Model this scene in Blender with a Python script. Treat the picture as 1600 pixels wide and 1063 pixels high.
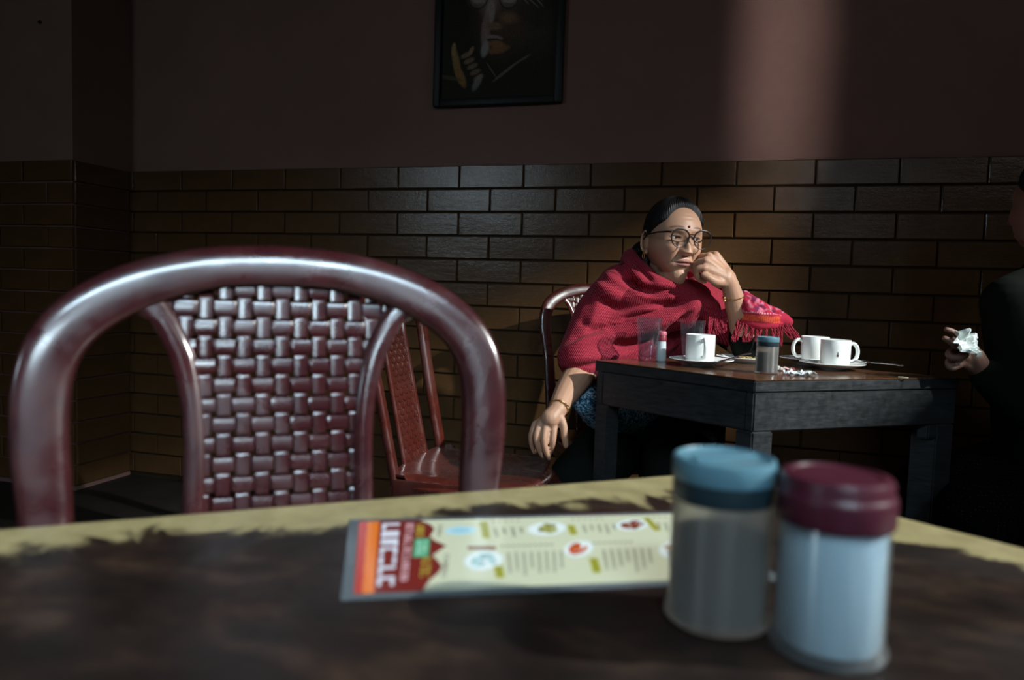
import bpy, bmesh, math, random
import numpy as np
from mathutils import Vector, Matrix, noise
random.seed(4); rng = np.random.default_rng(4)
C = bpy.context.scene.collection
scn = bpy.context.scene
for o in list(bpy.data.objects): bpy.data.objects.remove(o)

# ------------------------------------------------------------------ camera, light, exposure
F = 1150.0
PITCH, ROLL, YAW = math.radians(3.8), math.radians(1.8), math.radians(16.04)
CAM = Vector((0, 0, .935))
fw = Vector((-math.sin(YAW)*math.cos(PITCH), math.cos(YAW)*math.cos(PITCH), -math.sin(PITCH)))
rt0 = Vector((math.cos(YAW), math.sin(YAW), 0)); up0 = rt0.cross(fw)
rt = rt0*math.cos(ROLL)+up0*math.sin(ROLL); up = -rt0*math.sin(ROLL)+up0*math.cos(ROLL)
cd = bpy.data.cameras.new('camera'); cam = bpy.data.objects.new('camera', cd); C.objects.link(cam)
M = Matrix((rt, up, -fw)).transposed().to_4x4(); M.translation = CAM
cam.matrix_world = M
cd.sensor_width = 36; cd.lens = 36*F/1600; cd.clip_start = .02
cd.dof.use_dof = True; cd.dof.focus_distance = 2.12; cd.dof.aperture_fstop = 4.2
scn.camera = cam
scn.view_settings.view_transform = 'Standard'; scn.view_settings.look = 'None'
scn.view_settings.gamma = 1; scn.view_settings.exposure = 0
w = bpy.data.worlds.new('world'); scn.world = w; w.use_nodes = True
w.node_tree.nodes['Background'].inputs[0].default_value = (.62, .80, .66, 1)
w.node_tree.nodes['Background'].inputs[1].default_value = .022
def area(name, loc, target, sx, sy, power, col, spread=180):
    l = bpy.data.lights.new(name, 'AREA'); l.shape = 'RECTANGLE'; l.size = sx; l.size_y = sy
    l.energy = power; l.color = col; l.spread = math.radians(spread)
    o = bpy.data.objects.new(name, l); C.objects.link(o); o.location = loc
    o.rotation_euler = (Vector(target)-Vector(loc)).to_track_quat('-Z', 'Y').to_euler()
    return o
area('daylight_through_right_window', (3.2, 1.10, 2.9), (-.1, 1.7, .85), .06, .06, 108, (.95, 1.0, .98), 110)  # window daylight as one small source outside the opening, not direct sun
area('skylight_right_window', (2.36, .2, 2.42), (-.1, 1.6, 1.0), 2.6, .24, 4, (.84, .94, 1.0), 150)
area('skylight_front_window', (-2.95, -2.75, 2.22), (-.8, 2.85, 1.3), .6, .45, 7.5, (.70, .88, 1.0), 120)
area('arch_highlight_lamp', (.75, -1.5, 2.93), (-.4, .6, .9), 1.5, .30, 8.5, (.62, .84, 1.0), 50)  # added overhead lamp for the bluish highlights on the near chair's arch
area('strap_highlight_lamp', (1.25, -2.75, 2.5), (-.4, .6, .9), .7, .3, 1.8, (.68, .88, 1.0), 45)  # added small lamp behind the camera for highlights on the woven straps
area('wall_band_lamp', (1.0, -2.80, 1.9), (.155, 2.85, 2.35), .05, 1.9, .68, (1.0, .95, .93), 4.5)  # added narrow-beam lamp that throws the upright light band on the upper wall

def P(x, y, Z):                      # a point of the place: picture direction and distance along the view axis
    return CAM + (fw + rt*((x-800)/F) + up*((531.5-y)/F))*Z
def Pz(x, y, z):
    d = fw + rt*((x-800)/F) + up*((531.5-y)/F); return CAM + d*((z-CAM.z)/d.z)
RTn, UPn, FWn, CAMn = (np.array(v) for v in (rt, up, fw, CAM))
def proj(co):
    v = co-CAMn; Z = v@FWn
    return 800+F*(v@RTn)/Z, 531.5-F*(v@UPn)/Z, Z

# ------------------------------------------------------------------ materials
def mat(name, col=(.5,.5,.5), rough=.5, metal=0, spec=.5, trans=0, ior=1.45, coat=0, sheen=0, sss=0):
    m = bpy.data.materials.new(name); m.use_nodes = True
    b = m.node_tree.nodes['Principled BSDF']
    b.inputs['Base Color'].default_value = (*col, 1); b.inputs['Roughness'].default_value = rough
    b.inputs['Metallic'].default_value = metal; b.inputs['Specular IOR Level'].default_value = spec
    b.inputs['Transmission Weight'].default_value = trans; b.inputs['IOR'].default_value = ior
    b.inputs['Coat Weight'].default_value = coat; b.inputs['Sheen Weight'].default_value = sheen
    if sss:
        b.inputs['Subsurface Weight'].default_value = sss; b.inputs['Subsurface Radius'].default_value = (.012,.005,.003)
        b.inputs['Subsurface Scale'].default_value = .6
    m['b'] = 1
    return m
def nt(m): return m.node_tree.nodes, m.node_tree.links, m.node_tree.nodes['Principled BSDF']
def noise_node(m, scale, detail=4, rough=.6, coord='Object', stretch=None, distort=0):
    n, l, b = nt(m)
    tc = n.new('ShaderNodeTexCoord'); t = n.new('ShaderNodeTexNoise')
    t.inputs['Scale'].default_value = scale; t.inputs['Detail'].default_value = detail
    t.inputs['Roughness'].default_value = rough; t.inputs['Distortion'].default_value = distort
    if stretch:
        mp = n.new('ShaderNodeMapping'); mp.inputs['Scale'].default_value = stretch
        l.new(tc.outputs[coord], mp.inputs[0]); l.new(mp.outputs[0], t.inputs['Vector'])
    else: l.new(tc.outputs[coord], t.inputs['Vector'])
    return t.outputs['Fac']
def ramp(m, fac, stops):
    n, l, b = nt(m); r = n.new('ShaderNodeValToRGB'); e = r.color_ramp.elements
    while len(e) < len(stops): e.new(.5)
    for k, (p, c) in enumerate(stops):
        e[k].position = p; e[k].color = (*c, 1) if len(c) == 3 else c
    l.new(fac, r.inputs[0]); return r.outputs[0]
def math_node(m, op, a, b_, clamp=False):
    n, l, b = nt(m); t = n.new('ShaderNodeMath'); t.operation = op; t.use_clamp = clamp
    for i, v in enumerate((a, b_)):
        if isinstance(v, (int, float)): t.inputs[i].default_value = v
        else: l.new(v, t.inputs[i])
    return t.outputs[0]
def bump(m, fac, strength, dist=.002):
    n, l, b = nt(m); t = n.new('ShaderNodeBump'); t.inputs['Strength'].default_value = strength
    t.inputs['Distance'].default_value = dist; l.new(fac, t.inputs['Height'])
    if b.inputs['Normal'].is_linked: l.new(b.inputs['Normal'].links[0].from_socket, t.inputs['Normal'])
    l.new(t.outputs[0], b.inputs['Normal'])
def setin(m, name, sock):
    n, l, b = nt(m); l.new(sock, b.inputs[name])
def g3(v): return (v, v, v)
def vcol(m, name='Col'):
    n, l, b = nt(m); a = n.new('ShaderNodeAttribute'); a.attribute_name = name
    l.new(a.outputs['Color'], b.inputs['Base Color']); return a

m_plaster = mat('plaster', (.15,.10,.09), .9, spec=.2)
f = noise_node(m_plaster, 260, 3); bump(m_plaster, f, .35, .002)
f2 = noise_node(m_plaster, 2.2, 5); setin(m_plaster, 'Base Color', ramp(m_plaster, f2, [(.3,(.190,.106,.088)),(.7,(.230,.130,.110))]))
m_brick = mat('brick_paint', (.11,.07,.045), .21, spec=.42)
f = noise_node(m_brick, 75, 3, .6, stretch=(.45,1,1)); bump(m_brick, f, .22, .003)
f = noise_node(m_brick, 260, 2, .6); bump(m_brick, f, .22, .0015)
f2 = noise_node(m_brick, 6, 4); setin(m_brick, 'Base Color', ramp(m_brick, f2, [(.3,(.074,.036,.014)),(.7,(.112,.055,.021))]))
m_mortar = mat('mortar', (.03,.017,.008), .8, spec=.2)
f = noise_node(m_mortar, 200, 3); bump(m_mortar, f, .4, .002)
m_floor = mat('floor_cement', (.05,.035,.03), .55); f = noise_node(m_floor, 9, 6)
setin(m_floor, 'Base Color', ramp(m_floor, f, [(.3,(.010,.008,.007)),(.7,(.020,.016,.014))]))
def plastic(name, a, b_):
    m = mat(name, a, .3, spec=.6, coat=.8); m.node_tree.nodes['Principled BSDF'].inputs['Coat Roughness'].default_value = .16
    f = noise_node(m, 9, 6, .65, distort=.6)
    setin(m, 'Roughness', ramp(m, f, [(.38, g3(.16)), (.5, g3(.30)), (.62, g3(.50))]))
    f2 = noise_node(m, 30, 5, .6); setin(m, 'Base Color', ramp(m, f2, [(.35, a), (.7, b_)]))
    f3 = noise_node(m, 240, 2); bump(m, f3, .05, .001)
    # fine scratches
    f4 = noise_node(m, 14, 2, .5, stretch=(1, 1, 30)); bump(m, f4, .04, .001)
    return m
m_plastic = plastic('maroon_plastic', (.030,.006,.008), (.050,.011,.012))
m_plastic2 = plastic('red_plastic', (.062,.011,.008), (.085,.016,.010))
m_glass = mat('glass', (.86,.93,.95), .0, trans=1, ior=1.45)
m_clear = mat('clear_plastic', (.80,.86,.88), .16, trans=1, ior=1.35)
def thin(name, tint, haze=0, hazecol=(.8,.8,.8), rough=.02, ior=1.5):
    m = mat(name, tint); n, l, b = nt(m); out = n['Material Output']; n.remove(b)
    tr = n.new('ShaderNodeBsdfTransparent'); tr.inputs[0].default_value = (*tint, 1)
    gl_ = n.new('ShaderNodeBsdfGlossy'); gl_.inputs['Roughness'].default_value = rough; gl_.inputs[0].default_value = (1,1,1,1)
    fr_ = n.new('ShaderNodeLayerWeight'); fr_.inputs[0].default_value = .5
    pw = math_pow = n.new('ShaderNodeMath'); pw.operation = 'POWER'; pw.inputs[1].default_value = 3; l.new(fr_.outputs['Facing'], pw.inputs[0])
    ad = n.new('ShaderNodeMath'); ad.operation = 'MULTIPLY_ADD'; ad.inputs[1].default_value = .75; ad.inputs[2].default_value = .03; l.new(pw.outputs[0], ad.inputs[0])
    mx = n.new('ShaderNodeMixShader'); l.new(ad.outputs[0], mx.inputs[0]); l.new(tr.outputs[0], mx.inputs[1]); l.new(gl_.outputs[0], mx.inputs[2])
    df = n.new('ShaderNodeBsdfDiffuse'); df.inputs[0].default_value = (*hazecol, 1)
    m2 = n.new('ShaderNodeMixShader'); m2.inputs[0].default_value = haze; l.new(mx.outputs[0], m2.inputs[1]); l.new(df.outputs[0], m2.inputs[2])
    l.new(m2.outputs[0], out.inputs[0]); return m
m_glass = thin('thin_glass', (.88,.92,.94), .010, (.6,.75,.85))
m_clear = thin('clear_plastic', (.90,.95,.97), .05, rough=.12)
m_cloud = thin('clouded_plastic', (.82,.81,.79), .035, (.36,.33,.31), .2)
m_ceramic = mat('white_ceramic', (.80,.82,.80), .16, spec=.5)
m_steel = mat('steel', (.6,.6,.6), .25, metal=1)
m_gold = mat('gold', (.75,.50,.18), .28, metal=1)
m_darkwood = mat('dark_wood', (.03,.022,.018), .4)
f = noise_node(m_darkwood, 20, 6, .6, stretch=(1,1,6)); bump(m_darkwood, f, .3, .002)
setin(m_darkwood, 'Base Color', ramp(m_darkwood, f, [(.35,(.010,.011,.012)),(.7,(.024,.027,.030))]))
f3 = noise_node(m_darkwood, 60, 4, .6); setin(m_darkwood, 'Roughness', ramp(m_darkwood, f3, [(.3,g3(.35)),(.7,g3(.6))]))
m_fartop = mat('polished_wood', (.10,.045,.022), .16)
f = noise_node(m_fartop, 12, 6, .6, stretch=(2,9,1)); setin(m_fartop, 'Base Color', ramp(m_fartop, f, [(.3,(.05,.022,.012)),(.7,(.13,.062,.03))]))
f = noise_node(m_fartop, 25, 4); setin(m_fartop, 'Roughness', ramp(m_fartop, f, [(.3,g3(.10)),(.7,g3(.26))]))
m_blue_lid = mat('blue_lid', (.085,.185,.235), .38); m_dark_lid = mat('dark_teal_ring', (.010,.024,.032), .45)
m_maroon_lid = mat('maroon_lid', (.062,.010,.020), .36); m_pink_lid = mat('pink_cap', (.45,.10,.14), .45)
m_salt = mat('salt', (.38,.45,.49), .9); f = noise_node(m_salt, 900, 2); bump(m_salt, f, .4, .001)
m_pepper = mat('pepper', (.045,.036,.028), .9); f = noise_node(m_pepper, 900, 2)
setin(m_pepper, 'Base Color', ramp(m_pepper, f, [(.4,(.010,.008,.006)),(.65,(.034,.027,.020))]))
m_cloud = mat('clouded_plastic', (.70,.67,.63), .28, trans=.93, ior=1.25)
m_tissue = mat('tissue', (.72,.78,.76), .85); m_foil = mat('foil_wrapper', (.38,.43,.45), .45, metal=.1)
m_food = mat('food_scraps', (.28,.20,.07), .7)
m_skin = mat('skin', (.5,.3,.2), .48, spec=.4, sss=.12); a = vcol(m_skin)
f = noise_node(m_skin, 420, 3); bump(m_skin, f, .25, .001)
f = noise_node(m_skin, 90, 4); bump(m_skin, f, .18, .003)
m_hair = mat('hair', (.010,.008,.008), .5, spec=.25)
f = noise_node(m_hair, 60, 4, .6, stretch=(1,1,.12)); bump(m_hair, f, .35, .002)
m_frame = mat('spectacle_frame', (.02,.012,.010), .4, spec=.3)
m_lens = thin('spectacle_lens', (.97,.98,.98), 0, ior=1.45)
m_black = mat('black_cloth', (.006,.007,.006), .95, spec=.05)
m_printblue = mat('blue_print', (.05,.2,.35), .8)
f = noise_node(m_printblue, 85, 3, .6, distort=1.5)
setin(m_printblue, 'Base Color', ramp(m_printblue, f, [(.44,(.010,.07,.14)),(.5,(.05,.24,.40)),(.56,(.45,.62,.68))]))

# ------------------------------------------------------------------ mesh helpers
def mesh_obj(name, v, fcs, m, parent=None, smooth=True, cols=None):
    me = bpy.data.meshes.new(name); me.from_pydata([tuple(map(float, q)) for q in v], [], [tuple(q) for q in fcs])
    if smooth: me.polygons.foreach_set('use_smooth', [True]*len(me.polygons))
    if cols is not None:
        ca = me.color_attributes.new('Col', 'FLOAT_COLOR', 'POINT'); c = np.ones((len(v), 4)); c[:, :3] = cols
        ca.data.foreach_set('color', c.ravel())
    if m: me.materials.append(m)
    me.update()
    if smooth: me.set_sharp_from_angle(angle=math.radians(42))
    o = bpy.data.objects.new(name, me); C.objects.link(o)
    if parent: o.parent = parent
    return o
def thing(name, label, cat, loc=(0,0,0), rz=0, group=None):
    o = bpy.data.objects.new(name, None); C.objects.link(o); o.empty_display_size = .05
    o.location = loc; o.rotation_euler = (0, 0, rz); o['label'] = label; o['category'] = cat
    if group: o['group'] = group
    return o
def tag(o, label, cat, group=None):
    o['label'] = label; o['category'] = cat
    if group: o['group'] = group
    return o
def struct(o): o['kind'] = 'structure'; return o
class MB:
    def __init__(s): s.v = []; s.f = []
    def add(s, v, f):
        n = len(s.v); s.v += [tuple(q) for q in v]; s.f += [tuple(i+n for i in q) for q in f]; return s
    def box(s, c, d, R=None, bev=0.0):
        hx, hy, hz = d[0]/2, d[1]/2, d[2]/2; b = min(bev, hx*.9, hy*.9, hz*.9)
        v = []; idx = {}
        if b <= 0:
            v = [(x*hx, y*hy, z*hz) for x in (-1,1) for y in (-1,1) for z in (-1,1)]
            f = [(0,1,3,2),(4,6,7,5),(0,4,5,1),(2,3,7,6),(0,2,6,4),(1,5,7,3)]
        else:
            bm = bmesh.new(); bmesh.ops.create_cube(bm, size=1)
            for q in bm.verts: q.co = Vector((q.co.x*2*hx, q.co.y*2*hy, q.co.z*2*hz))
            bmesh.ops.bevel(bm, geom=list(bm.edges), offset=b, segments=2, affect='EDGES', profile=.6)
            bm.verts.index_update(); v = [tuple(q.co) for q in bm.verts]; f = [tuple(q.index for q in p.verts) for p in bm.faces]; bm.free()
        c = Vector(c)
        v = [tuple((R @ Vector(q) if R else Vector(q)) + c) for q in v]
        return s.add(v, f)
    def lathe(s, prof, n=48, c=(0,0,0), cap=False):
        v = []; f = []; k = len(prof)
        for i in range(n):
            a = 2*math.pi*i/n
            for r, z in prof: v.append((c[0]+r*math.cos(a), c[1]+r*math.sin(a), c[2]+z))
        for i in range(n):
            j = (i+1) % n
            for q in range(k-1): f.append((i*k+q, j*k+q, j*k+q+1, i*k+q+1))
        return s.add(v, f)
    def tube(s, pts, rad, n=10, caps=True, flat=1.0, upv=None):
        pts = [Vector(q) for q in pts]; R = rad if hasattr(rad, '__len__') else [rad]*len(pts)
        v = []; f = []; prev = None
        for i, p in enumerate(pts):
            t = (pts[min(i+1, len(pts)-1)]-pts[max(i-1, 0)]).normalized()
            if prev is None:
                h = Vector(upv) if upv else (Vector((0,0,1)) if abs(t.z) < .9 else Vector((1,0,0)))
            else: h = prev
            a = (h - t*h.dot(t)).normalized(); b = t.cross(a); prev = a
            for k in range(n):
                th = 2*math.pi*k/n; v.append(p + (a*math.cos(th)*flat + b*math.sin(th))*R[i])
        for i in range(len(pts)-1):
            for k in range(n):
                j = (k+1) % n; f.append((i*n+k, i*n+j, (i+1)*n+j, (i+1)*n+k))
        if caps: f.append(tuple(range(n))[::-1]); f.append(tuple((len(pts)-1)*n+k for k in range(n)))
        return s.add(v, f)
    def ball(s, c, r, n=14, m_=10, R=None):
        if not hasattr(r, '__len__'): r = (r, r, r)
        v = []; f = []
        for i in range(m_+1):
            ph = math.pi*i/m_
            for k in range(n):
                th = 2*math.pi*k/n
                q = Vector((r[0]*math.sin(ph)*math.cos(th), r[1]*math.sin(ph)*math.sin(th), r[2]*math.cos(ph)))
                v.append((R @ q if R else q) + Vector(c))
        for i in range(m_):
            for k in range(n):
                j = (k+1) % n; f.append((i*n+k, (i+1)*n+k, (i+1)*n+j, i*n+j))
        return s.add(v, f)
    def chain(s, pts, rad, sub=5, n=14):
        """tapered limb: smooth curve through the joints, round ends"""
        q, r = spline(pts, rad, sub)
        s.tube(q, r, n); s.ball(q[0], r[0], n, 8); s.ball(q[-1], r[-1], n, 8); return s
    def build(s, name, m, parent=None, smooth=True): return mesh_obj(name, s.v, s.f, m, parent, smooth)
def spline(pts, rad, sub=6):
    p = [Vector(q) for q in pts]; n = len(p); out = []; ro = []
    if not hasattr(rad, '__len__'): rad = [rad]*n
    for i in range(n-1):
        a, b, c, d = p[max(i-1,0)], p[i], p[i+1], p[min(i+2,n-1)]
        for k in range(sub):
            t = k/sub
            out.append(.5*((2*b)+(c-a)*t+(2*a-5*b+4*c-d)*t*t+(-a+3*b-3*c+d)*t**3)); ro.append(rad[i]*(1-t)+rad[i+1]*t)
    out.append(p[-1]); ro.append(rad[-1]); return out, ro
def evaluate(o):
    dg = bpy.context.evaluated_depsgraph_get(); dg.update()
    return bpy.data.meshes.new_from_object(o.evaluated_get(dg))
def remesh(o, voxel, smooth=2, factor=.5):
    md = o.modifiers.new('r', 'REMESH'); md.mode = 'VOXEL'; md.voxel_size = voxel; md.use_smooth_shade = True
    if smooth: s = o.modifiers.new('s', 'SMOOTH'); s.iterations = smooth; s.factor = factor
    me = evaluate(o); old = o.data; o.modifiers.clear(); ms = list(old.materials); o.data = me
    me.materials.clear()
    for q in ms: me.materials.append(q)
    me.polygons.foreach_set('use_smooth', [True]*len(me.polygons)); me.name = o.name
    bpy.data.meshes.remove(old); return o
def getco(me):
    a = np.empty(len(me.vertices)*3); me.vertices.foreach_get('co', a); return a.reshape(-1, 3)
def getno(me):
    a = np.empty(len(me.vertices)*3); me.vertices.foreach_get('normal', a); return a.reshape(-1, 3)
def setco(me, co): me.vertices.foreach_set('co', np.ascontiguousarray(co).ravel()); me.update()
def setcol(me, c):
    ca = me.color_attributes.new('Col', 'FLOAT_COLOR', 'POINT'); a = np.ones((len(c), 4)); a[:, :3] = c
    ca.data.foreach_set('color', a.ravel())
def copy_tree(o, parent=None):
    c = o.copy(); C.objects.link(c); c.parent = parent
    for ch in [q for q in bpy.data.objects if q.parent == o]: copy_tree(ch, c)
    return c
def catmull2(pts, n):
    q, _ = spline([(a, b, 0) for a, b in pts], 0, n); return [(p.x, p.y) for p in q]
def interp(x, pts):
    xs = [p[0] for p in pts]; ys = [p[1] for p in pts]; return float(np.interp(x, xs, ys))

# ------------------------------------------------------------------ the room
WY, WT = 2.85, 1.437
PX, PYF = -2.70, 2.53                # pillar at the left: side face x, front face y
XR = 2.4
def wall_slab(name, x0, x1, y0, y1, z0, z1, m=m_plaster):
    return struct(MB().box(((x0+x1)/2, (y0+y1)/2, (z0+z1)/2), (x1-x0, y1-y0, z1-z0)).build(name, m, smooth=False))
floor = wall_slab('floor', -3.9, XR, -3.0, WY, -.1, 0, m_floor)
ceiling = wall_slab('ceiling', -3.9, XR, -3.0, WY+.2, 3.0, 3.1, m_plaster)
wall_back = wall_slab('wall_back', -3.9, XR, WY, WY+.2, 0, 3.0)
wb = wall_slab('mortar_bed', -3.9, XR, WY-.010, WY, 0, WT-.002, m_mortar); wb.parent = wall_back; del wb['kind']
wall_left = wall_slab('wall_left', -4.1, -3.9, -3.0, WY+.2, 0, 3.0)
pillar = wall_slab('trim_1', -3.9, PX, PYF, WY, 0, 3.0)
# right wall with its window opening
def holed_wall(name, axis, at_, t, lo, hi, z1, holes, m=m_plaster):
    """wall in the plane axis=at_, running lo..hi, with rectangular openings (a,b,za,zb)"""
    mb = MB()
    def blk(a, b, za, zb):
        if b-a < 1e-4 or zb-za < 1e-4: return
        if axis == 'x': mb.box((at_+t/2, (a+b)/2, (za+zb)/2), (abs(t), b-a, zb-za))
        else: mb.box(((a+b)/2, at_+t/2, (za+zb)/2), (b-a, abs(t), zb-za))
    cur = lo
    for a, b, za, zb in sorted(holes):
        blk(cur, a, 0, z1); blk(a, b, 0, za); blk(a, b, zb, z1); cur = b
    blk(cur, hi, 0, z1)
    return struct(mb.build(name, m, smooth=False))
wall_right = holed_wall('wall_right', 'x', XR, .15, -3.0, WY+.2, 3.0, [(-1.22, 1.563, 2.27, 2.57)])
wall_front = holed_wall('wall_front', 'y', -3.0, -.15, -4.1, XR+.15, 3.0, [(-3.55, -2.25, 1.2, 2.6), (.5, 2.1, 0, 2.7)])
for k, (c, d) in enumerate([((XR+.07, .1715, 2.4175), (.05, 2.783, .295)), ((-2.9, -3.07, 1.9), (1.3, .05, 1.4))]):
    wf = MB(); t = .025
    ax = 1 if d[0] < .1 else 0; L = d[ax]; H = d[2]
    for s in (-1, 1):
        cc = list(c); cc[ax] += s*(L/2-t/2); dd = [.05, .05, H]; wf.box(cc, dd)
        cc = list(c); cc[2] += s*(H/2-t/2); dd = [.05, .05, t]; dd[ax] = L; wf.box(cc, dd)
    if k: wf.box(c, [.03, .03, H])
    struct(wf.build(f'window_{k+1}', m_darkwood, smooth=False))

# bricks: painted brick-faced tiles, four slightly different meshes shared by all
BW, BH = .2687, .0945
def brick_mesh(wd, seed, d=.012):
    r = random.Random(seed); bm = bmesh.new(); bmesh.ops.create_cube(bm, size=1)
    for q in bm.verts: q.co = Vector((q.co.x*(wd-.006), q.co.y*d, q.co.z*(BH-.007)))
    bmesh.ops.bevel(bm, geom=[e for e in bm.edges if all(v.co.y < 0 for v in e.verts)], offset=.0022, segments=1, affect='EDGES')
    for q in bm.verts:
        if q.co.y < 0: q.co += Vector((r.uniform(-.0012,.0012), r.uniform(-.0008,.0008), r.uniform(-.0009,.0009)))
    me = bpy.data.meshes.new('brick'); bm.to_mesh(me); bm.free(); me.materials.append(m_brick); return me
bricks = [brick_mesh(BW, s) for s in range(5)]
def lay(parent, me, x, y, z, rz=0):
    o = bpy.data.objects.new('brick', me); C.objects.link(o); o.parent = parent
    o.location = (x, y, z); o.rotation_euler = (random.uniform(-.006,.006), random.uniform(-.003,.003), rz+random.uniform(-.005,.005))
for r in range(15):
    z = WT-BH*(r+.5); x0 = -1.326+BW/2 if r % 2 == 0 else -1.462+BW/2
    k0 = math.ceil((PX+BW/2-x0)/BW-.02); x = x0+k0*BW
    left = x-BW/2-PX
    if left > .03:
        lay(wall_back, brick_mesh(left, r+50), PX+left/2, WY-.0125, z)
    while x < 1.75:
        lay(wall_back, bricks[random.randrange(5)], x, WY-.0125+random.uniform(-.0012,.0012), z); x += BW
xb = 1.78
for r in range(15):                                # the pillar's bricks
    z = WT-BH*(r+.5)
    wd = WY-.02-PYF; lay(pillar, brick_mesh(wd, 90+r), PX+.005, PYF+wd/2, z, math.pi/2)
    x = PX - (BW/2 if r % 2 == 0 else BW)
    if r % 2: lay(pillar, brick_mesh(BW/2, 120+r), PX-BW/4+.006, PYF-.005, z)
    for k in range(4): lay(pillar, bricks[k], x-(k*BW)+.006, PYF-.005, z)

# ------------------------------------------------------------------ plastic chairs
OUT = [(0,.160),(.07,.155),(.135,.138),(.18,.112),(.207,.078),(.217,.036),(.216,-.018),(.207,-.09),(.203,-.2),(.20,-.40)]
INN = [(0,.120),(.05,.118),(.092,.108),(.132,.089),(.158,.068),(.172,.038),(.174,-.01),(.168,-.09),(.163,-.2),(.16,-.40)]
SC = .384                                          # seat line to weave origin, along the leaning back
TILT = math.radians(12)
BY = .20                                           # the back rises from y=+.20 of the seat
def bk(x, s, n=0):                                 # back plane: x across, s up along it, n out of it towards the sitter
    t = s+SC
    return Vector((x, BY + t*math.sin(TILT) - n*math.cos(TILT), .44 + t*math.cos(TILT) - n*math.sin(TILT)))
def make_chair(label, m, group='plastic chairs with woven strap backs'):
    root = thing('plastic_chair', label, 'chair', group=group)
    o_ = catmull2(OUT, 5); i_ = catmull2(INN, 5)
    full = [((-a, b), (-c, d)) for (a, b), (c, d) in zip(o_[::-1], i_[::-1])][:-1] + [((a, b), (c, d)) for (a, b), (c, d) in zip(o_, i_)]
    v = []; f = []; K = 20; T = .013
    curve = lambda x: .05*(x/.22)**2*.45           # the back wraps forward a little at its sides
    for (ox, os), (ix, is_) in full:
        for k in range(K):
            a = 2*math.pi*k/K; ca, sa = math.cos(a), math.sin(a)
            u = .5+.5*math.copysign(abs(ca)**.62, ca); nn = T*math.copysign(abs(sa)**.75, sa)
            x = ix+(ox-ix)*u; s = is_+(os-is_)*u
            v.append(bk(x, s, nn+curve(x)))
    for i in range(len(full)-1):
        for k in range(K):
            j = (k+1) % K; f.append((i*K+k, i*K+j, (i+1)*K+j, (i+1)*K+k))
    f.append(tuple(range(K))); f.append(tuple((len(full)-1)*K+k for k in range(K))[::-1])
    mesh_obj('back_arch', v, f, m, root)
    RI = [(-.42,.070),(-.09,.066),(-.03,.066),(0,.068),(.03,.072),(.055,.077),(.08,.087),(.104,.101),(.12,.112)]
    RO = [(-.42,.090),(-.09,.085),(-.03,.085),(0,.087),(.03,.092),(.055,.100),(.08,.112),(.104,.128),(.12,.142)]
    for sg in (-1, 1):
        v = []; f = []; K = 12; S = np.linspace(-.40, .118, 34)
        for s in S:
            a, b = interp(s, RI), interp(s, RO)
            if s > .1: a = interp(s, RI)
            for k in range(K):
                th = 2*math.pi*k/K; ca, sa = math.cos(th), math.sin(th)
                x = a+(b-a)*(.5+.5*math.copysign(abs(ca)**.7, ca)); x *= sg
                ss = s if s < .1 else s-.35*max(0, abs(x)-.098)
                v.append(bk(x, ss, .008*math.copysign(abs(sa)**.8, sa)+curve(x)*.8))
        for i in range(len(S)-1):
            for k in range(K):
                j = (k+1) % K; q = (i*K+k, i*K+j, (i+1)*K+j, (i+1)*K+k); f.append(q if sg > 0 else q[::-1])
        mesh_obj('back_rail', v, f, m, root)
    PC, PR, HW = .0172, .0183, .0061
    top = lambda x: interp(abs(x), [(p[0], p[1]) for p in i_ if p[1] > .05])+.004
    def ribbon(pts, wdir, hw, th=.0014):
        v = []; f = []
        for (x, s, n) in pts:
            for a, b in ((-hw, -th), (-hw*.94, th*.9), (-hw*.55, th*1.2), (hw*.55, th*1.2), (hw*.94, th*.9), (hw, -th)):
                v.append(bk(x+(a if wdir == 'x' else 0), s+(a if wdir == 's' else 0), n+b))
        for i in range(len(pts)-1):
            for k in range(6):
                j = (k+1) % 6; f.append((i*6+k, i*6+j, (i+1)*6+j, (i+1)*6+k))
        return v, f
    AMP = .0030
    for i in range(-6, 7):
        x = i*PC; pts = []
        for s in np.arange(-.385, .135, PR/10):
            if s > top(x): continue
            if abs(x) > interp(s, RI)+.007: continue
            ph = math.cos(math.pi*(s-.098)/PR)*(1 if i % 2 == 0 else -1)
            n = AMP*max(-1, min(1, (ph+.42)*3.6))
            pts.append((x, s, n))
        if len(pts) > 5: mesh_obj('upright_strap', *ribbon(pts, 'x', HW), m, root)
    for j in range(-26, 2):
        s = .098+j*PR; hw = interp(s, RI)+.006; pts = []
        if s > .10: hw = .06
        for x in np.arange(-hw, hw+.0001, PC/10):
            if s > top(x)-.002: continue
            ph = -math.cos(math.pi*x/PC)*(1 if j % 2 == 0 else -1)
            n = AMP*max(-1, min(1, (ph+.42)*3.6))
            pts.append((x, s, n))
        if len(pts) > 5: mesh_obj('cross_strap', *ribbon(pts, 's', HW), m, root)
    # seat, a dished shell with rounded rim
    v = []; f = []; NX, NY = 22, 22
    for lay_ in (0, 1):
        for i in range(NX+1):
            for j in range(NY+1):
                a, b = -1+2*i/NX, -1+2*j/NY
                x = a*math.sqrt(1-.38*b*b*(.45)); y = b*math.sqrt(1-.38*a*a*(.45))
                rr = max(abs(a), abs(b)); z = .452-.018*(1-a*a)*(1-b*b)-.03*max(0, rr-.86)/.14*(b < .8)
                v.append((x*.215, y*.215-.01, z-(.006 if lay_ else 0)))
    N = (NX+1)*(NY+1)
    for i in range(NX):
        for j in range(NY):
            q = (i*(NY+1)+j, (i+1)*(NY+1)+j, (i+1)*(NY+1)+j+1, i*(NY+1)+j+1); f.append(q); f.append(tuple(k+N for k in q[::-1]))
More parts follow.
